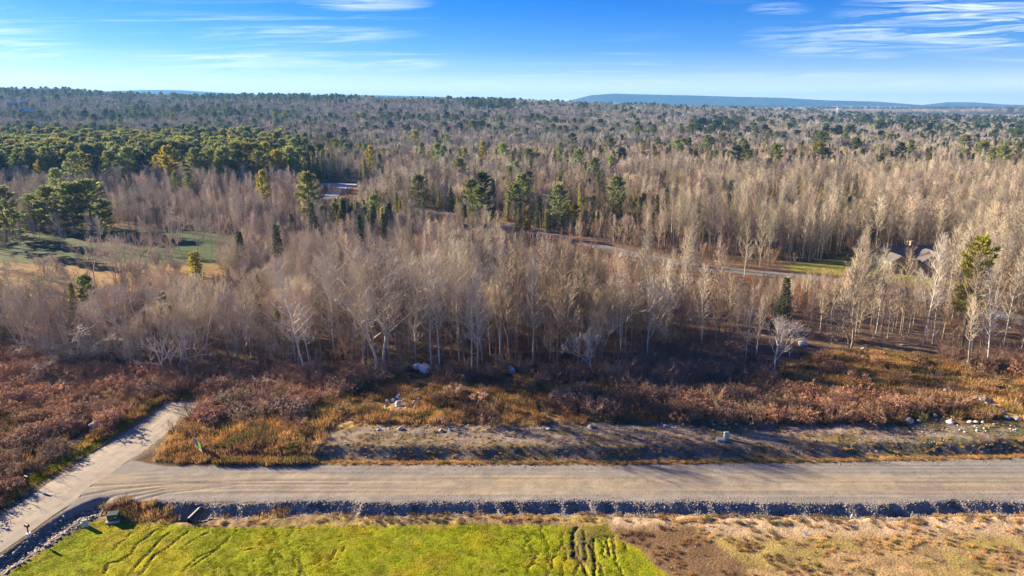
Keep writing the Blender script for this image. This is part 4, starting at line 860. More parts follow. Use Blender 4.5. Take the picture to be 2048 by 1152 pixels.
def scatter(name, coll, P, idx, rz, scl, tint, label=None, tilt=None):
    me = bpy.data.meshes.new(name); me.vertices.add(len(P)); me.vertices.foreach_set('co', np.asarray(P, np.float32).ravel())
    def att(nm, ty, val, key): a = me.attributes.new(nm, ty, 'POINT'); a.data.foreach_set(key, np.ascontiguousarray(val).ravel())
    att('form', 'INT', np.asarray(idx, np.int32), 'value')
    rot = np.zeros((len(P), 3), np.float32); rot[:, 2] = rz
    if tilt is not None: rot[:, :2] = tilt
    att('turn', 'FLOAT_VECTOR', rot, 'vector'); att('size', 'FLOAT_VECTOR', np.asarray(scl, np.float32), 'vector')
    att('tint', 'FLOAT_COLOR', np.concatenate([tint, np.ones((len(P), 1))], 1).astype(np.float32), 'color')
    o = link(name, me); tag(o, label, None, None, 'stuff')
    g = bpy.data.node_groups.new('scatter_' + name, 'GeometryNodeTree'); g.is_modifier = True
    g.interface.new_socket('Geometry', in_out='INPUT', socket_type='NodeSocketGeometry'); g.interface.new_socket('Geometry', in_out='OUTPUT', socket_type='NodeSocketGeometry')
    gi = g.nodes.new('NodeGroupInput'); go = g.nodes.new('NodeGroupOutput'); ip = g.nodes.new('GeometryNodeInstanceOnPoints'); ci = g.nodes.new('GeometryNodeCollectionInfo')
    ci.inputs['Collection'].default_value = coll; ci.inputs['Separate Children'].default_value = True; ci.inputs['Reset Children'].default_value = True
    def na(nm, ty):
        q = g.nodes.new('GeometryNodeInputNamedAttribute'); q.data_type = ty; q.inputs['Name'].default_value = nm; return [s for s in q.outputs if s.enabled and s.name == 'Attribute'][0]
    g.links.new(gi.outputs[0], ip.inputs['Points']); g.links.new(ci.outputs[0], ip.inputs['Instance']); ip.inputs['Pick Instance'].default_value = True
    g.links.new(na('form', 'INT'), ip.inputs['Instance Index']); g.links.new(na('turn', 'FLOAT_VECTOR'), ip.inputs['Rotation']); g.links.new(na('size', 'FLOAT_VECTOR'), ip.inputs['Scale'])
    g.links.new(ip.outputs[0], go.inputs[0])
    md = o.modifiers.new('scatter', 'NODES'); md.node_group = g
    return o
def pos(i): return np.stack([X[i], Y[i], Z[i] - 0.05], 1)
ri = B[rest]; sc_ = np.stack([bs[rest] * bw[rest], bs[rest] * bw[rest], bs[rest]], 1)
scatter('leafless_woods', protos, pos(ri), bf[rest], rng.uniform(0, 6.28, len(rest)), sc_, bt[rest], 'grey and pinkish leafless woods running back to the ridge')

K = np.where(con)[0]; n = len(K)
cf = np.where(ispine[K], rng.integers(0, 3, n), rng.integers(3, 7, n)); ct = np.where(ispine[K][:, None], pick_tint(n, PINEG, .18), pick_tint(n, OLIVE, .25)); w = rng.random(n)
ct = np.where((w < .14)[:, None], pick_tint(n, YELG, .15), ct); ct = np.where((w > .72)[:, None], pick_tint(n, DARKG, .2), ct)
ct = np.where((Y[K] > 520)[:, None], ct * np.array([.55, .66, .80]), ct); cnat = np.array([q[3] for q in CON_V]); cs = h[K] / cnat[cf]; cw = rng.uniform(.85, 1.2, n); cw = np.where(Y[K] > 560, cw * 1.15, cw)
order = np.argsort(np.where(np.abs(X[K] / Y[K]) < 0.78, Y[K], 1e9)); IND = order[:150]
cwhere = lambda x_: 'pine block beyond the shaded green field' if x_ < 420 else 'dark row beyond the pinkish bare trees and clearing' if x_ < 800 else 'mixed forest beyond the grey lane' if x_ < 1280 else 'belt of pale aspens beyond the lane'
for k in IND:
    i = K[k]; f = 'pine tree' if cf[k] < 3 else 'spruce tree'; lum = ct[k].mean(); tn = 'yellow-green' if lum > .08 else 'dark' if lum < .04 else 'dull green'
    plant(CON_V, cf[k], X[i], Y[i], h[i], rng.uniform(0, 6.28), ct[k], f.replace(' ', '_'), ('trunk', 'crown'), f'{"tall" if h[i] > 12 else "short" if h[i] < 8 else "mid-height"} {tn} {"layered pine" if cf[k] < 3 else "pointed spruce"} {beside(X[i], Y[i], EMARKS, ENAME)}', f, 'evergreens ' + beside(X[i], Y[i], EMARKS, ENAME), float(cw[k]))
rest = np.setdiff1d(np.arange(n), IND); ri = K[rest]
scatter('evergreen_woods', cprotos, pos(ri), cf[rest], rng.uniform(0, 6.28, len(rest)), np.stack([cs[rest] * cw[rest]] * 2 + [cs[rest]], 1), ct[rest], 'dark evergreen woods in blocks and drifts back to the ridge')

# low saplings and brush under the trees
ux, uy = jitter_grid(77, 260, 2.6); uf = behind_front(ux, uy)
ok = (uf > -2.5) & (seg_dist(ux, uy, LANE) > 4) & ~inside(ux, uy, HLAWN) & ~inside(ux, uy, FIELD) & (rng.random(len(ux)) < 0.55 + 0.40 * sm(.4, .6, fbm(ux / 12, uy / 12, 3, 161)))
tt = ux / uy; ok &= ~((tt > 0.47) & (uy < 100) & (rng.random(len(ux)) < .6))
ux, uy = ux[ok], uy[ok]; uh = rng.uniform(1.4, 4.2, len(ux)) * np.where(behind_front(ux, uy) < 1, .6, 1); ul = cap_height(ux, uy, uh); k = ul > 0.8; ux, uy, uh, ul = ux[k], uy[k], uh[k], ul[k]; uh = np.minimum(uh, ul)
un = len(ux); ut = np.where((rng.random(un) < .5)[:, None], pick_tint(un, (0.33, 0.225, 0.155), .2), pick_tint(un, (0.30, 0.24, 0.205), .2)); ut = np.where((rng.random(un) < .10)[:, None], pick_tint(un, (0.30, 0.14, 0.06), .2), ut)
uu = rng.integers(11, 13, un); us = uh / nat[uu]
scatter('woodland_brush', protos, np.stack([ux, uy, H(ux, uy) - .05], 1), uu, rng.uniform(0, 6.28, un), np.stack([us * 1.35, us * 1.35, us], 1), ut, 'brown twiggy undergrowth between the leafless trunks')

# wooded plain beyond the ridge, far off
fx, fy = jitter_grid(2300, 5600, 46, 0.85); ok = (fx / fy > -0.05) & (rng.random(len(fx)) < .85); fx, fy = fx[ok], fy[ok]; fn = len(fx)
fd = fbm(fx / 300, fy / 300, 3, 171) > .52; ff = np.where(fd, 0, rng.integers(5, 9, fn))
ev = np.where(fd)[0]; lf = np.where(~fd)[0]
scatter('distant_evergreens', cprotos, np.stack([fx, fy, H(fx, fy) - 1], 1)[ev], rng.integers(0, 3, len(ev)), rng.uniform(0, 6, len(ev)), np.tile([2.4, 2.4, .95], (len(ev), 1)), pick_tint(len(ev), OLIVE, .2), 'far evergreen woods on the plain before the blue hills')
scatter('distant_leafless_woods', protos, np.stack([fx, fy, H(fx, fy) - 1], 1)[lf], rng.integers(5, 9, len(lf)), rng.uniform(0, 6, len(lf)), np.tile([2.6, 2.6, 1.1], (len(lf), 1)), pick_tint(len(lf), PINK, .15), 'far leafless woods on the plain before the blue hills')

# ------------------------------------------------------------------ blue hills on the horizon
def hill(name, prof, D, depth, label):
    """a long wooded ridge: profile (px, py) of its skyline at distance D, rounded fore and aft"""
    p = np.array(prof, float); n = 260
    q = np.linspace(p[0, 0], p[-1, 0], n); top = np.interp(q, p[:, 0], p[:, 1]); rows = np.linspace(-1, 1, 28); V = []
    for r_ in rows:
        y = D + r_ * depth
        X_ = np.array([ray(a, 208)[0] / ray(a, 208)[1] for a in q]) * D
        z = np.array([CAM_H + D * ray(a, b)[2] / ray(a, b)[1] for a, b in zip(q, top)])
        e = sm(0, .05, (q - q[0]) / (q[-1] - q[0])) * sm(0, .05, (q[-1] - q) / (q[-1] - q[0]))
        zz_ = (z + 22) * (math.cos(r_ * math.pi / 2) ** 1.3) * (0.86 + 0.14 * e)
        zz_ = zz_ * (1 - 0.22 * abs(r_) * (fbm(X_ / 260 + 3, np.full(n, y) / 200, 4, 181))) - 20
        V.append(np.stack([X_, np.full(n, y) + 60 * (vnoise(X_ / 400, X_ * 0, 9) - .5), zz_], 1))
    I = np.arange(n * len(rows)).reshape(len(rows), n); F = np.stack([I[:-1, :-1], I[:-1, 1:], I[1:, 1:], I[1:, :-1]], -1).reshape(-1, 4)
    o = link(name, mk(name, np.concatenate(V), F, [M_HILL], None, True)); tag(o, label, None, None, 'structure')
M_HILL = bpy.data.materials.new('wooded_hill'); M_HILL.use_nodes = True; t = M_HILL.node_tree; b = t.nodes['Principled BSDF']; b.inputs['Roughness'].default_value = 1; b.inputs['Specular IOR Level'].default_value = 0
g = N(t, 'ShaderNodeTexCoord'); mp = N(t, 'ShaderNodeMapping'); L(t, g.outputs['Object'], mp.inputs['Vector']); mp.inputs['Scale'].default_value = (.006, .004, .02)
c = MIX(t, RAMP(t, NOISE(t, mp.outputs[0], 1.0, 6, .6), [(.42, 0), (.6, 1)]), (0.022, 0.032, 0.030), (0.060, 0.055, 0.052)); L(t, c, b.inputs['Base Color'])
bn = N(t, 'ShaderNodeBump', inputs={'Strength': 0.9, 'Distance': 14.0}); L(t, NOISE(t, mp.outputs[0], 5, 5), bn.inputs['Height']); L(t, bn.outputs[0], b.inputs['Normal'])
hill('hills', [(1090, 214), (1140, 201), (1180, 191), (1225, 187.5), (1300, 189.5), (1400, 191.5), (1480, 194), (1560, 196), (1650, 201), (1750, 203.5), (1850, 211), (1900, 214), (2000, 219)], 6300, 520, 'long blue wooded hill on the horizon right of centre')
hill('hills', [(1800, 216), (1850, 210), (1900, 204.5), (1950, 205), (2000, 209), (2100, 212), (2300, 214)], 6900, 420, 'second blue hill on the horizon at the right')
hill('hills', [(170, 192), (215, 182.5), (300, 180), (360, 180.5), (420, 184), (500, 189), (620, 193), (700, 190), (760, 191), (860, 193), (960, 198), (1050, 204)], 6600, 450, 'pale blue hill on the horizon behind the left ridge')

# ------------------------------------------------------------------ stones
ROCKS = []
def put(coll, nm, me): o = bpy.data.objects.new(nm, me); coll.objects.link(o)
def stone_mesh(seed, flat_=.7, sub=2, long=1.25):
    import bmesh
    bm = bmesh.new(); bmesh.ops.create_icosphere(bm, subdivisions=sub, radius=1.0); r_ = np.random.default_rng(seed)
    V = np.array([v.co[:] for v in bm.verts]); F = np.array([[v.index for v in f.verts] for f in bm.faces]); bm.free()
    for k in range(11):                                        # broken faces
        d = unit(r_.normal(size=3)); c_ = r_.uniform(.58, .86); s_ = V @ d; V = V - np.outer(np.maximum(s_ - c_, 0) * .9, d)
    V = V * (1 + .10 * (fbm(V[:, 0] * 1.7 + seed, V[:, 1] * 1.7 + V[:, 2] * 1.3, 3, seed)[:, None] - .5)); V = V * [long, 1.0, flat_]; V[:, 2] += flat_ * .45
    return mk('stone', V, F, [M_ROCK], None, True)
ST = [stone_mesh(900 + s, [.7, .55, .8, .6, .5, .75][s], 2, [1.2, 1.4, 1.05, 1.3, 1.5, 1.15][s]) for s in range(6)]
stone_c = bpy.data.collections.new('stone_forms')
for s in range(4): put(stone_c, 'stone_%d' % s, stone_mesh(920 + s, .6, 1))
CREAM, SGREY, SBLUE = (0.48, 0.43, 0.36), (0.40, 0.385, 0.36), (0.50, 0.55, 0.56)
def rock(px, py, wpx, tint, label, group, shape=None, flat_=1.0, name='boulder', cat='boulder'):
    x, y, z = at(px, py); s = wpx * math.sqrt(x * x + y * y + (CAM_H - z) ** 2) / math.hypot(FPX, math.hypot(px - 1024, py - 576)) / 2.4
    ROCKS.append((x, y, s))
    o = link(name, ST[(int(px * 7 + py) % 6) if shape is None else shape], None, (x, y, z - .04 * s), (rng.normal() * .1, rng.normal() * .1, rng.uniform(0, 6.28)), (s, s, s * flat_)); o['tint'] = [*tint, 1.0]
    return tag(o, label, cat, group)
rock(834, 737, 26, (0.72, 0.78, 0.78), 'smaller left one of the twin pale boulders at the wood edge', 'boulders at the wood edge', 2)
rock(851, 740, 36, (0.74, 0.79, 0.78), 'larger right one of the twin pale boulders at the wood edge', 'boulders at the wood edge', 0)
rock(1020, 745, 25, (0.62, 0.76, 0.78), 'single bluish boulder with dark patches on the wood edge above the orange brush', 'boulders at the wood edge', 2, 1.3)
rock(1606, 690, 24, (0.50, 0.53, 0.58), 'whitish boulder near the dark maple, behind the feathery white birch', 'boulders at the wood edge', 5)
rock(1727, 699, 13, (0.46, 0.50, 0.55), 'small bluish boulder right of the dark twin maple', 'boulders at the wood edge', 3)
rock(1471, 702, 15, (0.46, 0.50, 0.52), 'left of two boulders beside the bluish thicket', 'boulders at the wood edge', 1)
rock(1486, 700, 12, SGREY, 'greyer right one of two boulders beside the bluish thicket', 'boulders at the wood edge', 4)
rock(1604, 765, 12, CREAM, 'lone cream boulder in the meadow, right below the feathery white birch', 'boulders in the meadow', 2)
rock(190, 850, 30, (0.44, 0.45, 0.46), 'large flat pale slab of rock in the brush left of the paved road', 'boulders in the brush', 1, .8)
rock(1843, 758, 15, CREAM, 'cream boulder alone in the golden grass of the right meadow', 'boulders in the meadow', 3)
for k, (px_, py_, w_, tn_) in enumerate([(775, 803, 11, SBLUE), (797, 787, 11, SGREY), (798, 795, 15, SBLUE), (788, 803, 14, SGREY), (797, 810, 15, SBLUE), (807, 802, 10, SGREY), (815, 776, 8, CREAM), (838, 780, 11, CREAM), (821, 803, 8, SBLUE), (829, 808, 12, SBLUE), (838, 799, 8, SGREY), (808, 810, 8, SBLUE), (772, 813, 7, CREAM), (830, 816, 7, SGREY), (812, 817, 6, SGREY), (800, 818, 8, SGREY)]):
    lb = {2: 'long bluish stone on top of the stone pile in the meadow', 4: 'big pale stone at the front of the stone pile in the meadow', 0: 'bluish stone at the left end of the stone pile in the meadow', 6: 'small cream stone in the orange grass behind the stone pile', 7: 'cream pointed stone in the orange grass right behind the stone pile', 9: 'bluish stone at the right end of the stone pile'}.get(k, 'grey stone heaped in the stone pile in the meadow')
    rock(px_, py_, w_ * 1.15, tn_, lb, 'stones of the pile in the meadow', None, 1.2, 'stone', 'stone')
for k in range(26): rock(rng.normal(808, 22), rng.normal(802, 9), rng.uniform(4, 7), SGREY, 'grey stone heaped in the stone pile in the meadow', 'stones of the pile in the meadow', None, 1.0, 'stone', 'stone')
rocks_r = [(1870, 779, 12), (1881, 780, 8), (1891, 781, 8), (1924, 779, 10), (1863, 797, 12), (1883, 796, 10), (1950, 800, 15), (1969, 803, 22), (1988, 805, 9), (1974, 809, 10), (2009, 803, 9), (2033, 808, 13), (1988, 812, 10), (1881, 807, 6), (1903, 791, 6), (1895, 820, 9), (1925, 823, 10), (1900, 845, 15), (1819, 844, 16), (1838, 843, 9), (1813, 835, 9), (1804, 828, 7), (1870, 832, 9), (1939, 845, 10), (1952, 845, 10), (1966, 845, 8), (2014, 836, 13), (2034, 838, 15), (2007, 822, 9), (1954, 862, 6), (801, 858, 12), (757, 860, 9), (1097, 859, 10), (1181, 855, 11), (883, 862, 9), (900, 861, 9), (1330, 853, 8), (1450, 848, 8), (1424, 843, 7), (1473, 849, 7), (1756, 815, 9), (1760, 812, 7)]
LB = {7: 'largest white boulder among the stones at the right meadow corner', 6: 'yellowish stone left of the largest white boulder', 17: 'white boulder with a dark shadow at the edge of the bare strip, right', 18: 'largest of the heap of stones at the meadow edge right of the pale green box', 26: 'white flat stone beside the mossy mound', 27: 'bluish white stone below the mossy mound', 30: 'cream stone at the meadow edge in front of the stone pile', 32: 'round cream stone on the bare strip edge, middle of the picture', 33: 'bluish round stone on the bare strip edge, right of its cream neighbour', 0: 'leftmost of a row of pale stones in the brown grass of the right meadow', 3: 'cream stone right of the short stone row in the brown grass'}
for k, (px_, py_, w_) in enumerate(rocks_r):
    near_r = px_ > 1700
    rock(px_, py_, w_ * 1.25, [CREAM, SGREY, (0.50, 0.50, 0.50)][k % 3], LB.get(k, 'pale stone among the strewn stones at the right meadow corner' if near_r else 'pale stone on the edge between meadow and bare strip'), 'strewn stones at the right meadow corner' if near_r else 'stones along the bare strip', None, 1.0, 'stone', 'stone')
for k in range(70):
    px_ = rng.uniform(1790, 2050); py_ = rng.uniform(785, 865); rock(px_, py_, rng.uniform(3.5, 7), [CREAM, SGREY, (0.50, 0.50, 0.50)][k % 3], 'pale stone among the strewn stones at the right meadow corner', 'strewn stones at the right meadow corner', None, 1.0, 'stone', 'stone')
for k in range(60):
    px_ = rng.uniform(700, 1800); py_ = 852 + rng.normal() * 6; rock(px_, py_, rng.uniform(3, 6.5), [CREAM, SGREY, (0.50, 0.50, 0.50)][k % 3], 'pale stone on the edge between meadow and bare strip', 'stones along the bare strip', None, 1.0, 'stone', 'stone')
# ------------------------------------------------------------------ dry meadow plants, brush and turf (uncountable)
def proto_coll(name): return bpy.data.collections.new(name)
grass_c = proto_coll('grass_forms'); brush_c = proto_coll('brush_forms'); turf_c = proto_coll('turf_forms')
def clear_rocks(x, y):
    ok = np.ones(len(x), bool)
    for rx, ry, rs in ROCKS:
        f = 4.0 if rs > .55 else 2.0 if rs > .32 else 0.5; k = (np.abs(x - rx) < rs * 1.15 + .12) & (y - ry < rs * .8) & (y - ry > -f - rs); ok &= ~k
    return ok
def tuft(seed, n, h, r, lean=.35, w=.018):
    r_ = np.random.default_rng(seed); b = MB(); a = r_.uniform(0, 6.28, n); q = np.sqrt(r_.random(n)) * r
    P = np.stack([np.cos(a) * q, np.sin(a) * q, np.full(n, -.03)], 1); D = np.stack([np.cos(a) * lean * r_.uniform(.2, 1.4, n), np.sin(a) * lean * r_.uniform(.2, 1.4, n), np.ones(n)], 1) + r_.normal(size=(n, 3)) * .15
    b.leaves(P, D, h * r_.uniform(.55, 1.1, n), w); return b
for s in range(3): put(grass_c, 'grass_%d' % s, tuft(800 + s, 60, [.55, .7, .45][s], .42, .45, .02).mesh('grass_form', M_BLADE))
for s in range(2): put(turf_c, 'turf_%d' % s, tuft(820 + s, 40, .085, .32, .7, .016).mesh('turf_form', M_BLADE))
def goldenrod(seed, n, h, r):
    """dead flower stalks with plumed heads"""
    r_ = np.random.default_rng(seed); St, Hd = MB(), MB(); a = r_.uniform(0, 6.28, n); q = np.sqrt(r_.random(n)) * r; hh = h * r_.uniform(.6, 1.1, n) * (1 - .35 * (q / r) ** 2)
    P = np.stack([np.cos(a) * q, np.sin(a) * q, np.full(n, -.05)], 1); E = P + np.stack([np.cos(a) * .18 * hh, np.sin(a) * .18 * hh, hh], 1) + r_.normal(size=(n, 3)) * .06
    St.spikes(P, E, .009)
    for k in range(3):                                         # shrivelled leaves on the stalks
        f = r_.uniform(.3, .85, n)[:, None]; St.leaves(P + (E - P) * f, r_.normal(size=(n, 3)) + [0, 0, -.3], r_.uniform(.08, .16, n), .018)
    for k in range(9): Hd.leaves(E + r_.normal(size=(n, 3)) * [.05, .05, .07], r_.normal(size=(n, 3)) + [0, 0, .6], r_.uniform(.07, .17, n), r_.uniform(.025, .045, n))
    return St, Hd
GR = [goldenrod(840 + s, [46, 60, 40][s], [1.05, 1.25, .9][s], [.75, .9, .65][s]) for s in range(3)]
for s, q in enumerate(GR): put(brush_c, 'brush_%d' % s, join('brush_form', [(q[0], M_STEM), (q[1], M_HEAD)]))
def twig_bush(seed, h, r, n=16):
    r_ = np.random.default_rng(seed); b = MB()
    for k in range(n):
        a = r_.uniform(0, 6.28); P, e = curve_from(np.array([math.cos(a), math.sin(a), 0]) * r_.uniform(0, .35) * r, unit(np.array([math.cos(a) * .6, math.sin(a) * .6, 1])), h * r_.uniform(.6, 1.05), r_, 4, .15, -.03)
        b.tube(P, [.014, .011, .008, .004], 3); twigs_on(b, P, r_, 12, .25, .6, .007, .3, .7)
    return b
TWB = [twig_bush(860 + s, [1.6, 1.2][s], [1.0, .8][s]) for s in range(2)]
for s, q in enumerate(TWB): put(brush_c, 'brush_%d' % (3 + s), q.mesh('twig_bush_form', M_TWIG))

def fill(poly, d, soft=1.0, seed=1, wob=.8):
    bb = np.array(poly); a, b_ = np.maximum(bb.min(0), (-75, 38)), np.minimum(bb.max(0), (78, 100)); n = int((b_[0] - a[0]) * (b_[1] - a[1]) * d)
    r_ = np.random.default_rng(seed); x = r_.uniform(a[0], b_[0], n); y = r_.uniform(a[1], b_[1], n); k = r_.random(n) < pmask(x, y, poly, soft, wob, seed); return x[k], y[k]
def off_roads(x, y, m=.3):
    dp = seg_dist(x, y, PAVED + [PAVED[0]]); return (dp > m) & ~inside(x, y, PAVED) & ~((y > gravel_s(x) - .2) & (y < gravel_n(x) + .15) & (x > -36))
# dry grass
gx_, gy_ = [], []
for poly, d, sd in ((MEADOW, 8.5, 1), (BR_MID, 4.0, 2), (BR_LEFT, 6.5, 3), (BR_RIGHT, 3.0, 4), (PLAT, 2.4, 5)):
    a, b_ = fill(poly, d, .8, sd); k = np.random.default_rng(sd).random(len(a)) < sm(.30, .55, fbm(a / 2.2, b_ / 2.2, 3, 200 + sd)) * 0.95 + .05; gx_.append(a[k]); gy_.append(b_[k])
xx = rng.uniform(-28, 62, 1300); yy = gravel_n(xx) + rng.uniform(.15, .9, 1300); gx_.append(xx); gy_.append(yy)                 # strip along the road
xx = rng.uniform(-55, 62, 500); yy = gravel_n(xx) + rng.uniform(1.3, 3.2, 500); gx_.append(xx[xx > -26]); gy_.append(yy[xx > -26])
xx, yy = fill(px_poly([(385, 880), (470, 862), (600, 852), (640, 880), (560, 915), (440, 925), (330, 925), (350, 895)]), 5.5, .5, 9); k = fbm(xx / 1.8, yy / 1.8, 3, 209) > .40; xx, yy = xx[k], yy[k]; gx_.append(xx); gy_.append(yy)   # tall grass round the sign
xx, yy = fill(px_poly([(210, 1002), (330, 1000), (350, 1040), (230, 1044)], -.3), 6.0, .4, 10); gx_.append(xx); gy_.append(yy)
xx = rng.uniform(-29, 62, 1500); yy = gravel_s(xx) - rng.uniform(1.0, 2.7, 1500); k = fbm(xx / 1.6, yy / .8, 3, 233) > .47; gx_.append(xx[k]); gy_.append(yy[k])
xx = rng.uniform(-20, 45, 3200); yy = rng.uniform(40, 49.0, 3200); k = (fbm(xx / 2, yy / 1.2, 3, 231) > .5) & ~inside(xx, yy, LAWN) & (xx > 5); gx_.append(xx[k]); gy_.append(yy[k])
gx_ = np.concatenate(gx_); gy_ = np.concatenate(gy_); k = clear_rocks(gx_, gy_) & off_roads(gx_, gy_) & ~inside(gx_, gy_, LAWN) & ~inside(gx_, gy_, RIP); gx_, gy_ = gx_[k], gy_[k]; n = len(gx_)
f1 = fbm(gx_ / 5, gy_ / 5, 3, 241); f2 = fbm(gx_ / 1.5, gy_ / 1.5, 2, 243)
gt = np.where((f1 > .56)[:, None], pick_tint(n, (0.52, 0.34, 0.13), .2), np.where((f1 > .46)[:, None], pick_tint(n, (0.44, 0.265, 0.10), .2), pick_tint(n, (0.27, 0.17, 0.085), .25))); gt = np.where(((f2 > .58) & (rng.random(n) < .5))[:, None], pick_tint(n, (0.15, 0.15, 0.045), .2), gt)
low = (gy_ < 50) | ((gy_ < 65.5) & (gx_ > -19)); gh = np.where(low, rng.uniform(.2, .42, n), rng.uniform(.6, 1.25, n))
scatter('dry_grass', grass_c, np.stack([gx_, gy_, H(gx_, gy_)], 1), rng.integers(0, 3, n), rng.uniform(0, 6.28, n), np.stack([gh * 1.1, gh * 1.1, gh], 1), gt, 'straw and orange dry grass over the meadow and road verges')
# brush: dead goldenrod and twiggy bushes
BELT = px_poly([(-200, 660), (0, 692), (220, 736), (480, 735), (760, 742), (960, 748), (1060, 735), (1200, 752), (1330, 735), (1480, 700), (1520, 730), (1560, 760), (1400, 775), (1200, 778), (1000, 765), (900, 772), (760, 768), (640, 775), (500, 775), (330, 790), (0, 760), (-200, 740)])
bxs, bys, bk = [], [], []
for poly, d, sd, tw in ((BR_LEFT, 1.25, 21, .3), (BR_MID, 1.6, 22, .2), (BR_RIGHT, 1.5, 23, .25), (BELT, 1.5, 24, .75), (MEADOW, .10, 25, .3)):
    a, b_ = fill(poly, d, 1.0, sd); r_ = np.random.default_rng(sd); k = r_.random(len(a)) < .25 + .75 * sm(.36, .56, fbm(a / 3.0, b_ / 3.0, 3, 260 + sd)); a, b_ = a[k], b_[k]; bxs.append(a); bys.append(b_); bk.append(r_.random(len(a)) < tw)
xx, yy = fill(px_poly([(1880, 690), (1960, 720), (2048, 700), (2300, 690), (2300, 760), (2048, 748), (1960, 740), (1900, 728)]), 1.6, .8, 27); bxs.append(xx); bys.append(yy); bk.append(np.ones(len(xx), bool))
xx, yy = fill(px_poly([(1290, 700), (1440, 680), (1480, 720), (1470, 770), (1340, 765), (1260, 755)]), 2.0, .8, 28); bxs.append(xx); bys.append(yy); bk.append(np.ones(len(xx), bool))
bxs, bys, bk = np.concatenate(bxs), np.concatenate(bys), np.concatenate(bk)
dpv = seg_dist(bxs, bys, PAVED + [PAVED[0]]); k = clear_rocks(bxs, bys) & off_roads(bxs, bys, .8) & ~((dpv < 2.0) & inside(bxs, bys, BR_LEFT)); bxs, bys, bk = bxs[k], bys[k], bk[k]; n = len(bxs)
f1 = fbm(bxs / 6, bys / 6, 3, 271)
btn = np.where((f1 > .55)[:, None], pick_tint(n, (0.46, 0.30, 0.20), .22), np.where((f1 > .45)[:, None], pick_tint(n, (0.34, 0.21, 0.15), .25), pick_tint(n, (0.33, 0.25, 0.19), .25)))
inr = inside(bxs, bys, BR_RIGHT) | (bxs > 0); btn = np.where((inr & ~bk)[:, None], btn * [1.0, .92, .82], btn); btn = np.where(bk[:, None], pick_tint(n, (0.33, 0.225, 0.165), .22), btn); bfm = np.where(bk, rng.integers(3, 5, n), rng.integers(0, 3, n)); bsz = rng.uniform(.5, 1.35, n)
NB = 60; inb = np.where(~bk & (inside(bxs, bys, BR_LEFT) | inside(bxs, bys, BR_MID)) & (np.abs(bxs / bys) < .74))[0]; inb = inb[np.argsort(bys[inb] - bsz[inb] * 9)][:NB * 3:3]
STEM_M = [(q[0].mesh('stalks', M_STEM), q[1].mesh('seed_heads', M_HEAD)) for q in GR]
for k in inb:
    e = link('dried_bush', None, None, (bxs[k], bys[k], h1(bxs[k], bys[k])), (0, 0, rng.uniform(0, 6.28)), float(bsz[k] * 1.15)); side = 'left of the paved road' if bxs[k] < -37 else 'right of the paved road'
    tag(e, f'{"big" if bsz[k] > 1.05 else "small" if bsz[k] < .8 else "rounded"} rust brown dried bush with seed heads {beside(bxs[k], bys[k], BMARKS, BNAME)}', 'bush', 'dried bushes ' + beside(bxs[k], bys[k], BMARKS, BNAME))
    for nm_, me in zip(('stalks', 'seed_heads'), STEM_M[bfm[k]]): o = link(nm_, me, e); o['tint'] = [*btn[k], 1.0]; o['kind'] = 'stuff'
k = np.setdiff1d(np.arange(n), inb)
scatter('dried_brush', brush_c, np.stack([bxs, bys, H(bxs, bys)], 1)[k], bfm[k], rng.uniform(0, 6.28, len(k)), np.stack([bsz * 1.15] * 2 + [bsz], 1)[k], btn[k], 'rust and purple brown brush of dead stalks and bare twigs')
# lawn turf and green verge
tx_, ty_ = fill(LAWN, 26.0, .15, 31, .3); k = (ty_ > 41) & (np.abs(tx_ / ty_) < .95); tx_, ty_ = tx_[k], ty_[k]
rd = np.full(len(tx_), 9.0)
for pts_, w in RILL:
    bb = np.array(pts_); q = (tx_ > bb[:, 0].min() - .6) & (tx_ < bb[:, 0].max() + .6) & (ty_ > bb[:, 1].min() - .6) & (ty_ < bb[:, 1].max() + .6)
    if q.any(): rd[q] = np.minimum(rd[q], seg_dist(tx_[q], ty_[q], pts_) / w)
k = rd > 1.3; tx_, ty_ = tx_[k], ty_[k]
vx, vy = fill([(-50, 50), (-35, 50), (-35, 74), (-50, 74)], 30, .3, 32); dpv = seg_dist(vx, vy, PAVED + [PAVED[0]]); k = (dpv > .35) & (dpv < 2.3) & ~inside(vx, vy, PAVED) & inside(vx, vy, BR_LEFT); vx, vy = vx[k], vy[k]
n = len(tx_) + len(vx); qx = np.r_[tx_, vx]; qy = np.r_[ty_, vy]; f1 = fbm(qx * .35, qy * .45, 4, 101)
tt = np.where((f1 > .54)[:, None], pick_tint(n, (0.38, 0.36, 0.008), .15), pick_tint(n, (0.32, 0.36, 0.005), .15)); ts = np.r_[rng.uniform(.7, 1.3, len(tx_)), rng.uniform(1.0, 2.6, len(vx))]
scatter('turf_grass', turf_c, np.stack([qx, qy, H(qx, qy) - .01], 1), rng.integers(0, 2, n), rng.uniform(0, 6.28, n), np.stack([ts] * 3, 1), tt, 'short bright green grass on the washed lawn and road verge')

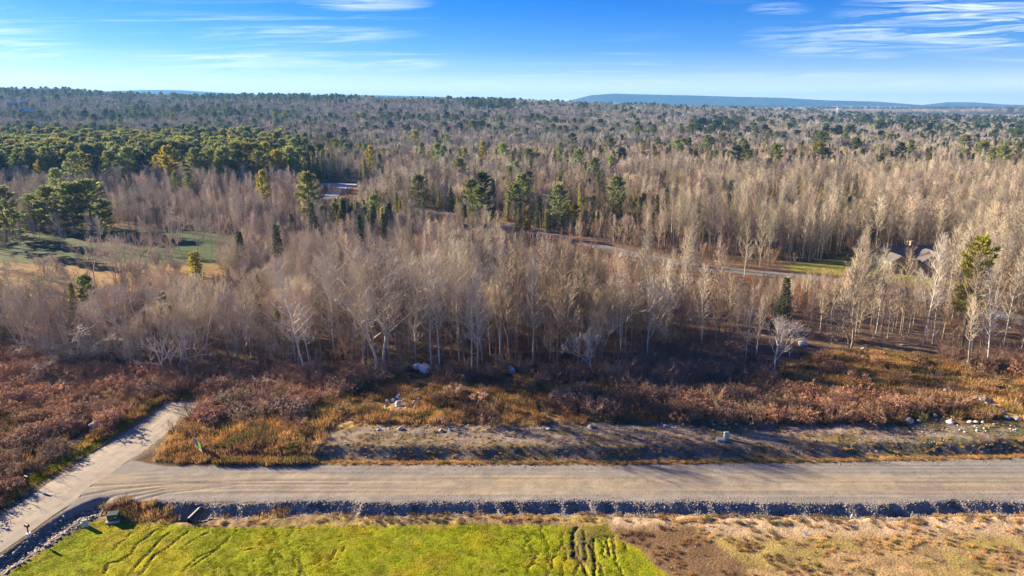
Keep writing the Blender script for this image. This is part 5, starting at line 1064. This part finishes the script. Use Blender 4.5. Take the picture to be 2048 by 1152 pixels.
# rip-rap in the drain, broken stone on the road bank, pebbles on bare ground
sx_, sy_ = fill(RIP, 30, .15, 41, .15); n1 = len(sx_); ax_ = rng.uniform(-30, 62, 5200); ay_ = gravel_s(ax_) - rng.uniform(.1, 1.5, 5200); a2_, b2_ = fill(PLAT, 3.0, .5, 43); a3_, b3_ = fill(BARE, 1.5, .5, 44)
a4_ = rng.uniform(-30, 60, 2600); b4_ = np.where(rng.random(2600) < .5, gravel_s(a4_) + rng.uniform(-.1, .9, 2600) ** 2, gravel_n(a4_) - rng.uniform(-.1, 1.0, 2600) ** 2)
sx_ = np.r_[sx_, ax_, a2_, a3_, a4_]; sy_ = np.r_[sy_, ay_, b2_, b3_, b4_]; n = len(sx_)
ss = np.r_[rng.uniform(.06, .15, n1), rng.uniform(.03, .09, len(ax_)), rng.uniform(.03, .10, len(a2_)) ** 1.0, rng.uniform(.03, .07, len(a3_)), rng.uniform(.025, .06, len(a4_))]
stn = pick_tint(n, (0.26, 0.235, 0.20), .35); stn[n1 + len(ax_):] = pick_tint(n - n1 - len(ax_), (0.27, 0.235, 0.19), .3); light = rng.random(n) < .03; stn = np.where(light[:, None], stn * 1.5, stn)
k = ~inside(sx_, sy_, PAVED) & ~inside(sx_, sy_, LAWN); sx_, sy_, ss, stn = sx_[k], sy_[k], ss[k], stn[k]; n = len(sx_)
scatter('broken_stones', stone_c, np.stack([sx_, sy_, H(sx_, sy_) - .02], 1), rng.integers(0, 4, n), rng.uniform(0, 6.28, n), np.stack([ss * 1.2, ss, ss], 1), stn, 'broken grey stones of the drain and road bank, and pebbles', rng.normal(size=(n, 2)) * .3)

# ------------------------------------------------------------------ things people put there
def plain(name, c, rough=.6, spec=.3, metal=0.0, noise=.08, bump=0.0): return mat(name, c, rough, spec, noise, 5, bump, metal)
M_DKG = plain('dark_green_paint', (0.022, 0.060, 0.050), .45, .4); M_LTG = plain('pale_green_paint', (0.36, 0.47, 0.42), .5, .4); M_CONC = plain('concrete', (0.48, 0.46, 0.43), .9, .2, 0, .2, .3)
M_BLACK = plain('black_plastic', (0.03, 0.03, 0.03), .55, .4); M_BROWN = plain('brown_metal', (0.045, 0.022, 0.016), .5, .4); M_WHITE = plain('white_plastic', (0.78, 0.78, 0.76), .5, .4); M_WOOD = plain('weathered_wood', (0.30, 0.22, 0.15), .9, .1, 0, .25)
M_STEEL = plain('steel', (0.4, 0.4, 0.4), .4, .5, 1.0); M_NAVY = plain('navy_print', (0.020, 0.030, 0.075), .5, .3); M_GRN = plain('green_print', (0.16, 0.36, 0.06), .5, .3); M_RED = plain('red_plastic', (0.5, 0.03, 0.02), .5, .3); M_BLUE = plain('blue_print', (0.05, 0.16, 0.50), .5, .3)
M_YST = plain('yellow_print', (0.75, 0.60, 0.05), .5, .3); M_LOG = plain('grey_deadwood', (0.42, 0.37, 0.31), .9, .1, 0, .25, .3)
def root(name, px, py, rz, label, cat, z=None, group=None, xy=None):
    x, y, zz_ = at(px, py) if xy is None else (*xy, h1(*xy)); return tag(link(name, None, None, (x, y, zz_ if z is None else z), (0, 0, rz)), label, cat, group)
def part(name, m, parent, *boxes, smooth=False):
    b_ = MB()
    for a in boxes:
        if callable(a): a(b_)
        else: b_.box(*a[:2], **(a[2] if len(a) > 2 else {}))
    return link(name, b_.mesh(name, m, smooth), parent)
# pad-mounted transformer
t_ = root('transformer', 228, 1040, R(14), 'dark green transformer cabinet on a concrete pad at the corner of the lawn', 'transformer')
t_.scale = (.78,) * 3; part('concrete_pad', M_CONC, t_, ((0, 0, .04), (1.32, 1.25, .26), dict(bev=.02)))
part('cabinet', M_DKG, t_, ((0, .08, .44), (1.06, .86, .56), dict(bev=.02)))
lid = part('lid', M_DKG, t_, ((0, .05, .765), (1.12, .98, .09), dict(bev=.03, taper=(.97, .95))))
for s in (-1, 1):
    d = part('door', M_DKG, t_, ((s * .262, -.375, .44), (.50, .05, .50), dict(bev=.012))); 
    if s == -1: part('handle', M_STEEL, d, ((-.05, -.41, .44), (.03, .03, .14)))
    else: part('warning_label', M_YST, d, ((.26, -.403, .50), (.13, .006, .10)))
# cable pedestals
t_ = root('utility_pedestal', 172, 1053, R(18), 'pale green utility pedestal beside the stone drain at the lawn corner', 'utility box')
t_.scale = (.70,) * 3; part('housing', M_LTG, t_, ((0, 0, .36), (.56, .40, .80), dict(bev=.05, taper=(.94, .92)))); c_ = part('cap', M_LTG, t_, ((0, 0, .81), (.60, .44, .14), dict(bev=.05, taper=(.86, .84))))
part('door_panel', M_LTG, t_, ((0, -.193, .40), (.42, .03, .50), dict(bev=.01))); part('lock', M_STEEL, t_, ((.15, -.215, .42), (.04, .02, .07))); part('base_collar', M_CONC, t_, ((0, 0, .0), (.66, .50, .12), dict(bev=.02)))
t_ = root('utility_pedestal', 1452, 878, R(-5), 'pale green utility pedestal standing on the bare strip above the gravel road', 'utility box')
t_.scale = (.82, .82, .95); part('housing', M_LTG, t_, ((0, 0, .34), (.60, .36, .76), dict(bev=.05, taper=(.95, .93)))); part('cap', M_LTG, t_, ((0, 0, .77), (.64, .40, .13), dict(bev=.05, taper=(.86, .84)))); part('door_panel', M_LTG, t_, ((0, -.177, .36), (.46, .03, .48), dict(bev=.01))); part('lock', M_STEEL, t_, ((.17, -.2, .38), (.04, .02, .07)))
t_ = root('cable_vault', 1441, 882, R(-8), 'flat pale green cable vault lid tilted beside the utility pedestal', 'cable vault'); t_.rotation_euler = (R(6), R(-5), R(-8))
t_.scale = (.85,) * 3; part('lid', M_LTG, t_, ((0, 0, .30), (.98, .62, .06), dict(bev=.015))); part('body', M_LTG, t_, ((0, 0, .13), (.90, .54, .28), dict(bev=.015))); part('lid_bolt', M_STEEL, t_, ((.38, .2, .335), (.05, .05, .02))); part('lid_bolt', M_STEEL, t_, ((-.38, -.2, .335), (.05, .05, .02)))
# mailboxes
def mailbox(px, py, rz, label, bucket):
    t_ = root('mailbox', px, py, rz, label, 'mailbox', None, 'mailboxes beside the paved road'); hgt = 1.15; t_.scale = (.75,) * 3
    part('post', M_BROWN, t_, ((0, 0, hgt / 2 - .1), (.10, .10, hgt + .1))); part('arm', M_BROWN, t_, ((0, 0, hgt + .02), (.12, .44, .05)))
    def dome(b_):
        n = 9; a = np.linspace(0, math.pi, n); w, hh = .14, .17; ring = np.r_[[(-w, 0)], np.stack([-np.cos(a) * w, hh + np.sin(a) * w], 1), [(w, 0)]]; m = len(ring)
        V = np.concatenate([np.stack([ring[:, 0], np.full(m, y_), ring[:, 1] + hgt + .045], 1) for y_ in (-.29, .29)]); i = np.arange(m); j = (i + 1) % m; b_.add(V, np.stack([i, j, j + m, i + m], 1), np.concatenate([np.stack([np.full(m - 2, 0), i[2:], i[1:-1]], 1), m + np.stack([np.full(m - 2, 0), i[1:-1], i[2:]], 1)]))
    bx_ = part('box', M_BROWN, t_, dome); part('door', M_BROWN, bx_, ((0, -.303, hgt + .19), (.26, .02, .27), dict(bev=.008))); part('flag', M_RED, bx_, ((.155, -.1, hgt + .27), (.012, .05, .20)))
    if bucket:
        def pail(b_): b_.tube([(0, 0, -.05), (0, 0, .0), (0, 0, .37), (0, 0, .40)], [.15, .15, .19, .20], 18, cap=True)
        bk_ = part('bucket', M_WHITE, t_, pail, smooth=False); part('rim', M_WHITE, bk_, lambda b_: b_.tube([(0, 0, .35), (0, 0, .41)], [.212, .212], 18, cap=True))
mailbox(58, 1073, R(62), 'dark brown mailbox on a post set in a white bucket at the road edge', True)
mailbox(57, 974, R(-112), 'dark mailbox on a thin post in the brush across the paved road', False)
# estate sign, seen almost edge on
t_ = root('site_sign', 399, 906, R(-44), 'leaning sign board, navy and green with a white foot strip, on two posts', 'sign'); t_.rotation_euler = (R(4), R(3), R(-44))
pn = part('board', M_NAVY, t_, ((0, 0, .98), (1.8, .05, .95)))
part('white_strip', M_WHITE, pn, ((0, -.029, .57), (1.76, .008, .12))); part('green_panel', M_GRN, pn, ((.52, -.029, 1.05), (.68, .008, .76)))
for s in (-.8, .8): part('post', M_WOOD, t_, ((s, .06, .62), (.09, .07, 1.55)))
t_ = root('yard_sign', 370, 922, R(20), 'small white and blue yard sign knocked flat at the gravel corner', 'sign'); t_.rotation_euler = (R(-62), 0, R(20))
pn = part('board', M_WHITE, t_, ((0, 0, .40), (.62, .015, .42))); part('blue_print', M_BLUE, pn, ((0, -.010, .40), (.44, .006, .24))); part('wire_leg', M_STEEL, t_, ((-.2, 0, .08), (.012, .012, .3))); part('wire_leg', M_STEEL, t_, ((.2, 0, .08), (.012, .012, .3)))
# culverts
def culvert(px, py, up, d, l, r_, label):
    x, y, z = at(px, py); t_ = tag(link('culvert_pipe', None, None, (x, y, z + up), (0, 0, 0)), label, 'culvert', 'culvert pipes under the gravel road'); d = unit(np.array(d)); n = int(l / .11)
    def pipe(b_):
        s = np.linspace(0, l, n * 2); rad = r_ + .022 * (np.arange(n * 2) % 2); P = np.outer(s, d); b_.tube(P, rad, 20)
    def inner(b_): b_.tube(np.outer([.001, l], d), [r_ - .03, r_ - .03], 20)
    part('corrugated_wall', M_BLACK, t_, pipe); part('bore', M_BLACK, t_, inner); part('rim', M_BLACK if r_ < .3 else plain('dusty_rim', (.16, .15, .15)), t_, lambda b_: b_.tube(np.outer([-.02, .05], d), [r_ + .03, r_ + .03], 20), lambda b_: b_.tube(np.outer([-.02, .02], d), [r_ - .03, r_ - .03], 20), lambda b_: ring(b_, d, r_))
def ring(b_, d, r_):
    A = unit(np.cross(d, [0, 0, 1.0])); Bv = np.cross(d, A); a = np.arange(20) * math.pi / 10; u = np.outer(np.cos(a), A) + np.outer(np.sin(a), Bv); V = np.concatenate([u * (r_ + .03), u * (r_ - .03)]) - d * .02; i = np.arange(20); j = (i + 1) % 20; b_.add(V, np.stack([i, j, j + 20, i + 20], 1))
culvert(379, 1046, .20, (.20, 1, .05), 1.5, .25, 'large black corrugated culvert pipe sticking out of the road bank by the lawn')
culvert(441, 920, .16, (.55, 1, .06), 2.2, .20, 'smaller black culvert end in the grass on the far side of the gravel road')
t_ = root('marker_stake', 332, 806, 0, 'thin pale wooden stake at the far end of the paved road', 'stake'); part('shaft', M_LOG, t_, ((0, 0, .55), (.07, .07, 1.3))); part('point', M_LOG, t_, ((0, 0, 1.24), (.07, .07, .1), dict(taper=(.1, .1))))
t_ = root('paper_marker', 1610, 1068, R(5), 'small white square marker lying on the dry grass at the right', 'marker'); t_.rotation_euler = (R(25), 0, R(5)); part('card', M_WHITE, t_, ((0, 0, .10), (.30, .30, .015))); part('peg', M_STEEL, t_, ((0, 0, .02), (.02, .02, .2)))
# deadwood
def log(px, py, l, r_, rz, el, label, cat='fallen log'):
    x, y, z = at(px, py); d = dirv(rz, el); b_ = MB(); q = np.random.default_rng(int(px)); P = np.array([d * l * f + np.array([0, 0, r_ * .7]) + q.normal(size=3) * r_ * .6 for f in np.linspace(0, 1, 6)]); b_.tube(P, np.linspace(r_, r_ * .35, 6), 7, cap=True)
    for f in (2, 3, 4): dd = unit(d + q.normal(size=3) * .6 + [0, 0, .3]); b_.tube([P[f], P[f] + dd * l * .12, P[f] + dd * l * .22 + [0, 0, -.05]], [r_ * .4, r_ * .25, .01], 4)
    o = link(cat.replace(' ', '_'), b_.mesh(cat.replace(' ', '_'), M_LOG, True), None, (x, y, z)); tag(o, label, cat, 'deadwood on the ground')
for a in ((1905, 722, 5.0, .11, R(-8), 0, 'pale log lying at the foot of the right grove, left of two'), (1945, 732, 5.5, .12, R(-16), 0.02, 'pale log lying at the foot of the white leaning tree'), (1965, 726, 3.0, .08, R(20), .1, 'short pale log crossing the log by the leaning tree'), (1800, 690, 3.4, .09, R(-4), 0.03, 'grey log at the edge of the grove right of the dark maple'),
          (820, 706, 6.5, .10, R(28), .33, 'pale broken limb propped up right of the great maple'), (738, 752, 1.8, .13, R(100), 1.2, 'white broken stump leaning left of the great maple'), (575, 752, 3.0, .07, R(35), .3, 'thin dead branch slanting out of the brush left of the leaning birch'), (1560, 655, 4.6, .07, R(-15), .2, 'bent pale limb lying behind the feathery white birch'), (385, 842, 2.0, .04, R(60), .25, 'thin grey dead branch in the brush right of the paved road')):
    log(*a, **({'cat': 'tree stump'} if 'stump' in a[-1] else {}))

# ------------------------------------------------------------------ the ranch house in the trees, and far buildings
M_SIDE = plain('grey_green_siding', (0.24, 0.235, 0.18), .8, .2); M_ROOF = plain('shingle_roof', (0.13, 0.12, 0.115), .9, .1, 0, .25, .3); M_TRIM = plain('white_trim', (0.68, 0.66, 0.60), .6, .3); M_GLASS = plain('window_glass', (0.03, 0.04, 0.05), .08, .6); M_BRICK = plain('pinkish_brick', (0.30, 0.20, 0.16), .9, .1, 0, .25)
hx, hy = flat(1826, 543); hr = root('ranch_house', 0, 0, R(3), 'low grey-green house with two gables and a white-posted porch among the trees', 'house', None, None, (hx, hy))
def gable(b_, x0, x1, y0, y1, z0, z1, ax, th=.14, over=.35):
    """two roof slopes; ridge along x (ax=0) or y (ax=1)"""
    for s in (-1, 1):
        if ax == 0:
            ym = (y0 + y1) / 2; ye = (y1 + over) if s > 0 else (y0 - over); k = (z1 - z0) / ((y1 - y0) / 2); ze = z0 - over * k; P = [(x0 - over, ym, z1), (x1 + over, ym, z1), (x1 + over, ye, ze), (x0 - over, ye, ze)]
        else:
            xm = (x0 + x1) / 2; xe = (x1 + over) if s > 0 else (x0 - over); k = (z1 - z0) / ((x1 - x0) / 2); ze = z0 - over * k; P = [(xm, y0 - over, z1), (xm, y1, z1), (xe, y1, ze), (xe, y0 - over, ze)]
        P = np.array(P); b_.add(np.vstack([P + [0, 0, th], P]), [(0, 1, 2, 3), (7, 6, 5, 4), (0, 4, 5, 1), (1, 5, 6, 2), (2, 6, 7, 3), (3, 7, 4, 0)])
def tri(b_, x0, x1, y, z0, z1, th=.12):
    P = np.array([(x0, y, z0), (x1, y, z0), ((x0 + x1) / 2, y, z1)]); b_.add(np.vstack([P, P + [0, th, 0]]), [(0, 1, 4, 3), (1, 2, 5, 4), (2, 0, 3, 5)], [(0, 2, 1), (3, 4, 5)])
part('wall', M_SIDE, hr, ((0, 3.2, 1.25), (11.6, 6.0, 2.7)), lambda b_: [tri(b_, -5.8, 5.8, .2, 2.6, 2.62)])
part('wall', M_SIDE, hr, ((-4.4, -.6, 1.25), (3.2, 2.6, 2.7)), lambda b_: tri(b_, -6.0, -2.8, -1.9, 2.6, 3.55))
part('wall', M_SIDE, hr, ((3.2, -.5, 1.25), (5.4, 2.4, 2.7)), lambda b_: tri(b_, .5, 5.9, -1.7, 2.6, 4.1))
rf = part('roof', M_ROOF, hr, lambda b_: gable(b_, -5.8, 5.8, .2, 6.2, 2.62, 4.5, 0)); part('chimney', M_BRICK, rf, ((1.2, 3.6, 4.9), (.7, .6, 1.2)))
part('roof', M_ROOF, hr, lambda b_: gable(b_, -6.0, -2.8, -1.9, 2.2, 2.6, 3.58, 1)); part('roof', M_ROOF, hr, lambda b_: gable(b_, .5, 5.9, -1.7, 2.6, 2.6, 4.13, 1))
for x_, y_, w_, h_, z_ in ((-4.15, -1.93, 1.7, 1.35, 1.35), (-2.0, .17, .9, 1.2, 1.5), (4.9, -1.73, .9, 1.1, 1.5)):
    wn = part('window', M_TRIM, hr, ((x_, y_, z_), (w_, .08, h_))); 
    for s in (-1, 1): part('pane', M_GLASS, wn, ((x_ + s * w_ * .235, y_ - .045, z_), (w_ * .40, .02, h_ * .82)))
for x_, z0_, z1_, xm_ in ((-6.0, 2.6, 3.58, -2.8), (.5, 2.6, 4.13, 5.9)): 
    y_ = -1.9 if x_ < 0 else -1.7; m_ = (x_ + xm_) / 2
    part('fascia', M_TRIM, hr, lambda b_: [b_.tube([(a_, y_ - .4, c0 + .02), (m_, y_ - .4, z1_ + .02)], .07, 4) for a_, c0 in ((x_ - .35, z0_ - .2), (xm_ + .35, z0_ - .2))])
part('porch_roof', M_ROOF, hr, ((-1.1, -.55, 2.58), (3.6, 1.7, .12))); part('porch_floor', M_CONC, hr, ((-1.1, -.6, .05), (3.5, 1.8, .16)))
for k in range(5): part('porch_post', M_TRIM, hr, ((-2.6 + k * .78, -1.3, 1.3), (.14, .14, 2.4)))
dr = part('door', M_TRIM, hr, ((-.7, .16, 1.12), (1.0, .08, 2.1))); part('handle', M_STEEL, dr, ((-.35, .10, 1.05), (.05, .05, .12)))
part('garage_door', M_BRICK, hr, ((2.2, -1.74, 1.05), (2.6, .08, 2.0)))
M_PALEW = plain('pale_wall', (0.62, 0.60, 0.56)); M_BARN = plain('brown_wall', (0.16, 0.11, 0.09))
def far_house(px, py, w_, label, wall=M_PALEW, z_up=0.0):
    x, y, z = at(px, py, 6); t_ = tag(link('far_house', None, None, (x, y, z + z_up), (0, 0, R(15))), label, 'house', 'far buildings in the woods'); part('wall', wall, t_, ((0, 0, 3), (w_, w_ * .7, 7))); part('roof', M_ROOF if wall is M_PALEW else M_PALEW, t_, lambda b_: gable(b_, -w_ / 2, w_ / 2, -w_ * .35, w_ * .35, 6.5, 6.5 + w_ * .2, 0))
    for k in (-.25, .25): part('window', M_GLASS, t_, ((w_ * k, -w_ * .35 - .02, 4), (1.4, .1, 1.6)))
far_house(27, 217, 10, 'brown far house with pale roof on the left ridge, left of two', M_BARN, 6); far_house(50, 216, 8, 'smaller far house with pale roof on the left ridge, right of two', M_BARN, 6); far_house(58, 233, 14, 'long pale roofed building lower on the left ridge', M_BARN, 5)
x, y = 1 * 1660 / 1365 * 1900 * .38, 1900.0
dx_, dy_, dz_ = ray(1676, 214); k_ = 2500 / dy_; t_ = tag(link('far_tower', None, None, (dx_ * k_, 2500, CAM_H + dz_ * k_ - 9)), 'tiny white tank among the far woods under the blue hill', 'water tank'); part('tank', M_WHITE, t_, lambda b_: b_.tube([(0, 0, -12), (0, 0, 4.5), (0, 0, 6)], [3.2, 3.2, .6], 14, cap=True)); part('stair', M_STEEL, t_, ((3.4, 0, -3), (.5, 1.0, 14)))
# service wires to the house
px0 = (104.0, 124.0); pz = h1(*px0); up_ = tag(link('utility_pole', None, None, (*px0, pz)), 'wooden utility pole beside the lane carrying the wires to the house', 'utility pole'); part('shaft', M_WOOD, up_, lambda b_: b_.tube([(0, 0, -.5), (0, 0, 9.2)], [.16, .11], 8, cap=True)); part('crossarm', M_WOOD, up_, ((0, 0, 8.7), (1.8, .1, .12)))
for k, (off, z0, ex, lb) in enumerate(((.8, 8.75, (5.2, 2.0, 3.6), 'upper of two pale wires sagging to the house at the right'), (-.8, 7.2, (4.4, 1.0, 3.2), 'lower of two pale wires sagging to the house at the right'))):
    A = np.array([px0[0] + off, px0[1], pz + z0]); Bp = np.array([hx + ex[0], hy + ex[1], ex[2] + h1(hx, hy)]); s_ = np.linspace(0, 1, 20)[:, None]; P = A * (1 - s_) + Bp * s_; P[:, 2] -= (4 * s_ * (1 - s_))[:, 0] * .7
    b_ = MB(); b_.tube(P, .035, 4); tag(link('power_wire', b_.mesh('power_wire', plain('pale_cable', (.55, .52, .46)))), lb, 'wire', 'wires to the house')

# ------------------------------------------------------------------ the air
HAZE_DENSITY = 1.3e-4
hz = bpy.data.materials.new('air'); hz.use_nodes = True; t = hz.node_tree; t.nodes.clear()
pv = N(t, 'ShaderNodeVolumePrincipled', inputs={'Color': (0.17, 0.46, 0.92, 1), 'Density': HAZE_DENSITY, 'Anisotropy': 0.1}); hz.cycles.homogeneous_volume = True; hz.cycles.volume_sampling = 'DISTANCE'; o_ = N(t, 'ShaderNodeOutputMaterial'); L(t, pv.outputs[0], o_.inputs['Volume'])
b_ = MB(); b_.box((0, 4000, 57.5), (17200, 9200, 185)); tag(link('haze', b_.mesh('haze', hz)), 'pale blue haze over the distant woods', None, None, 'stuff')
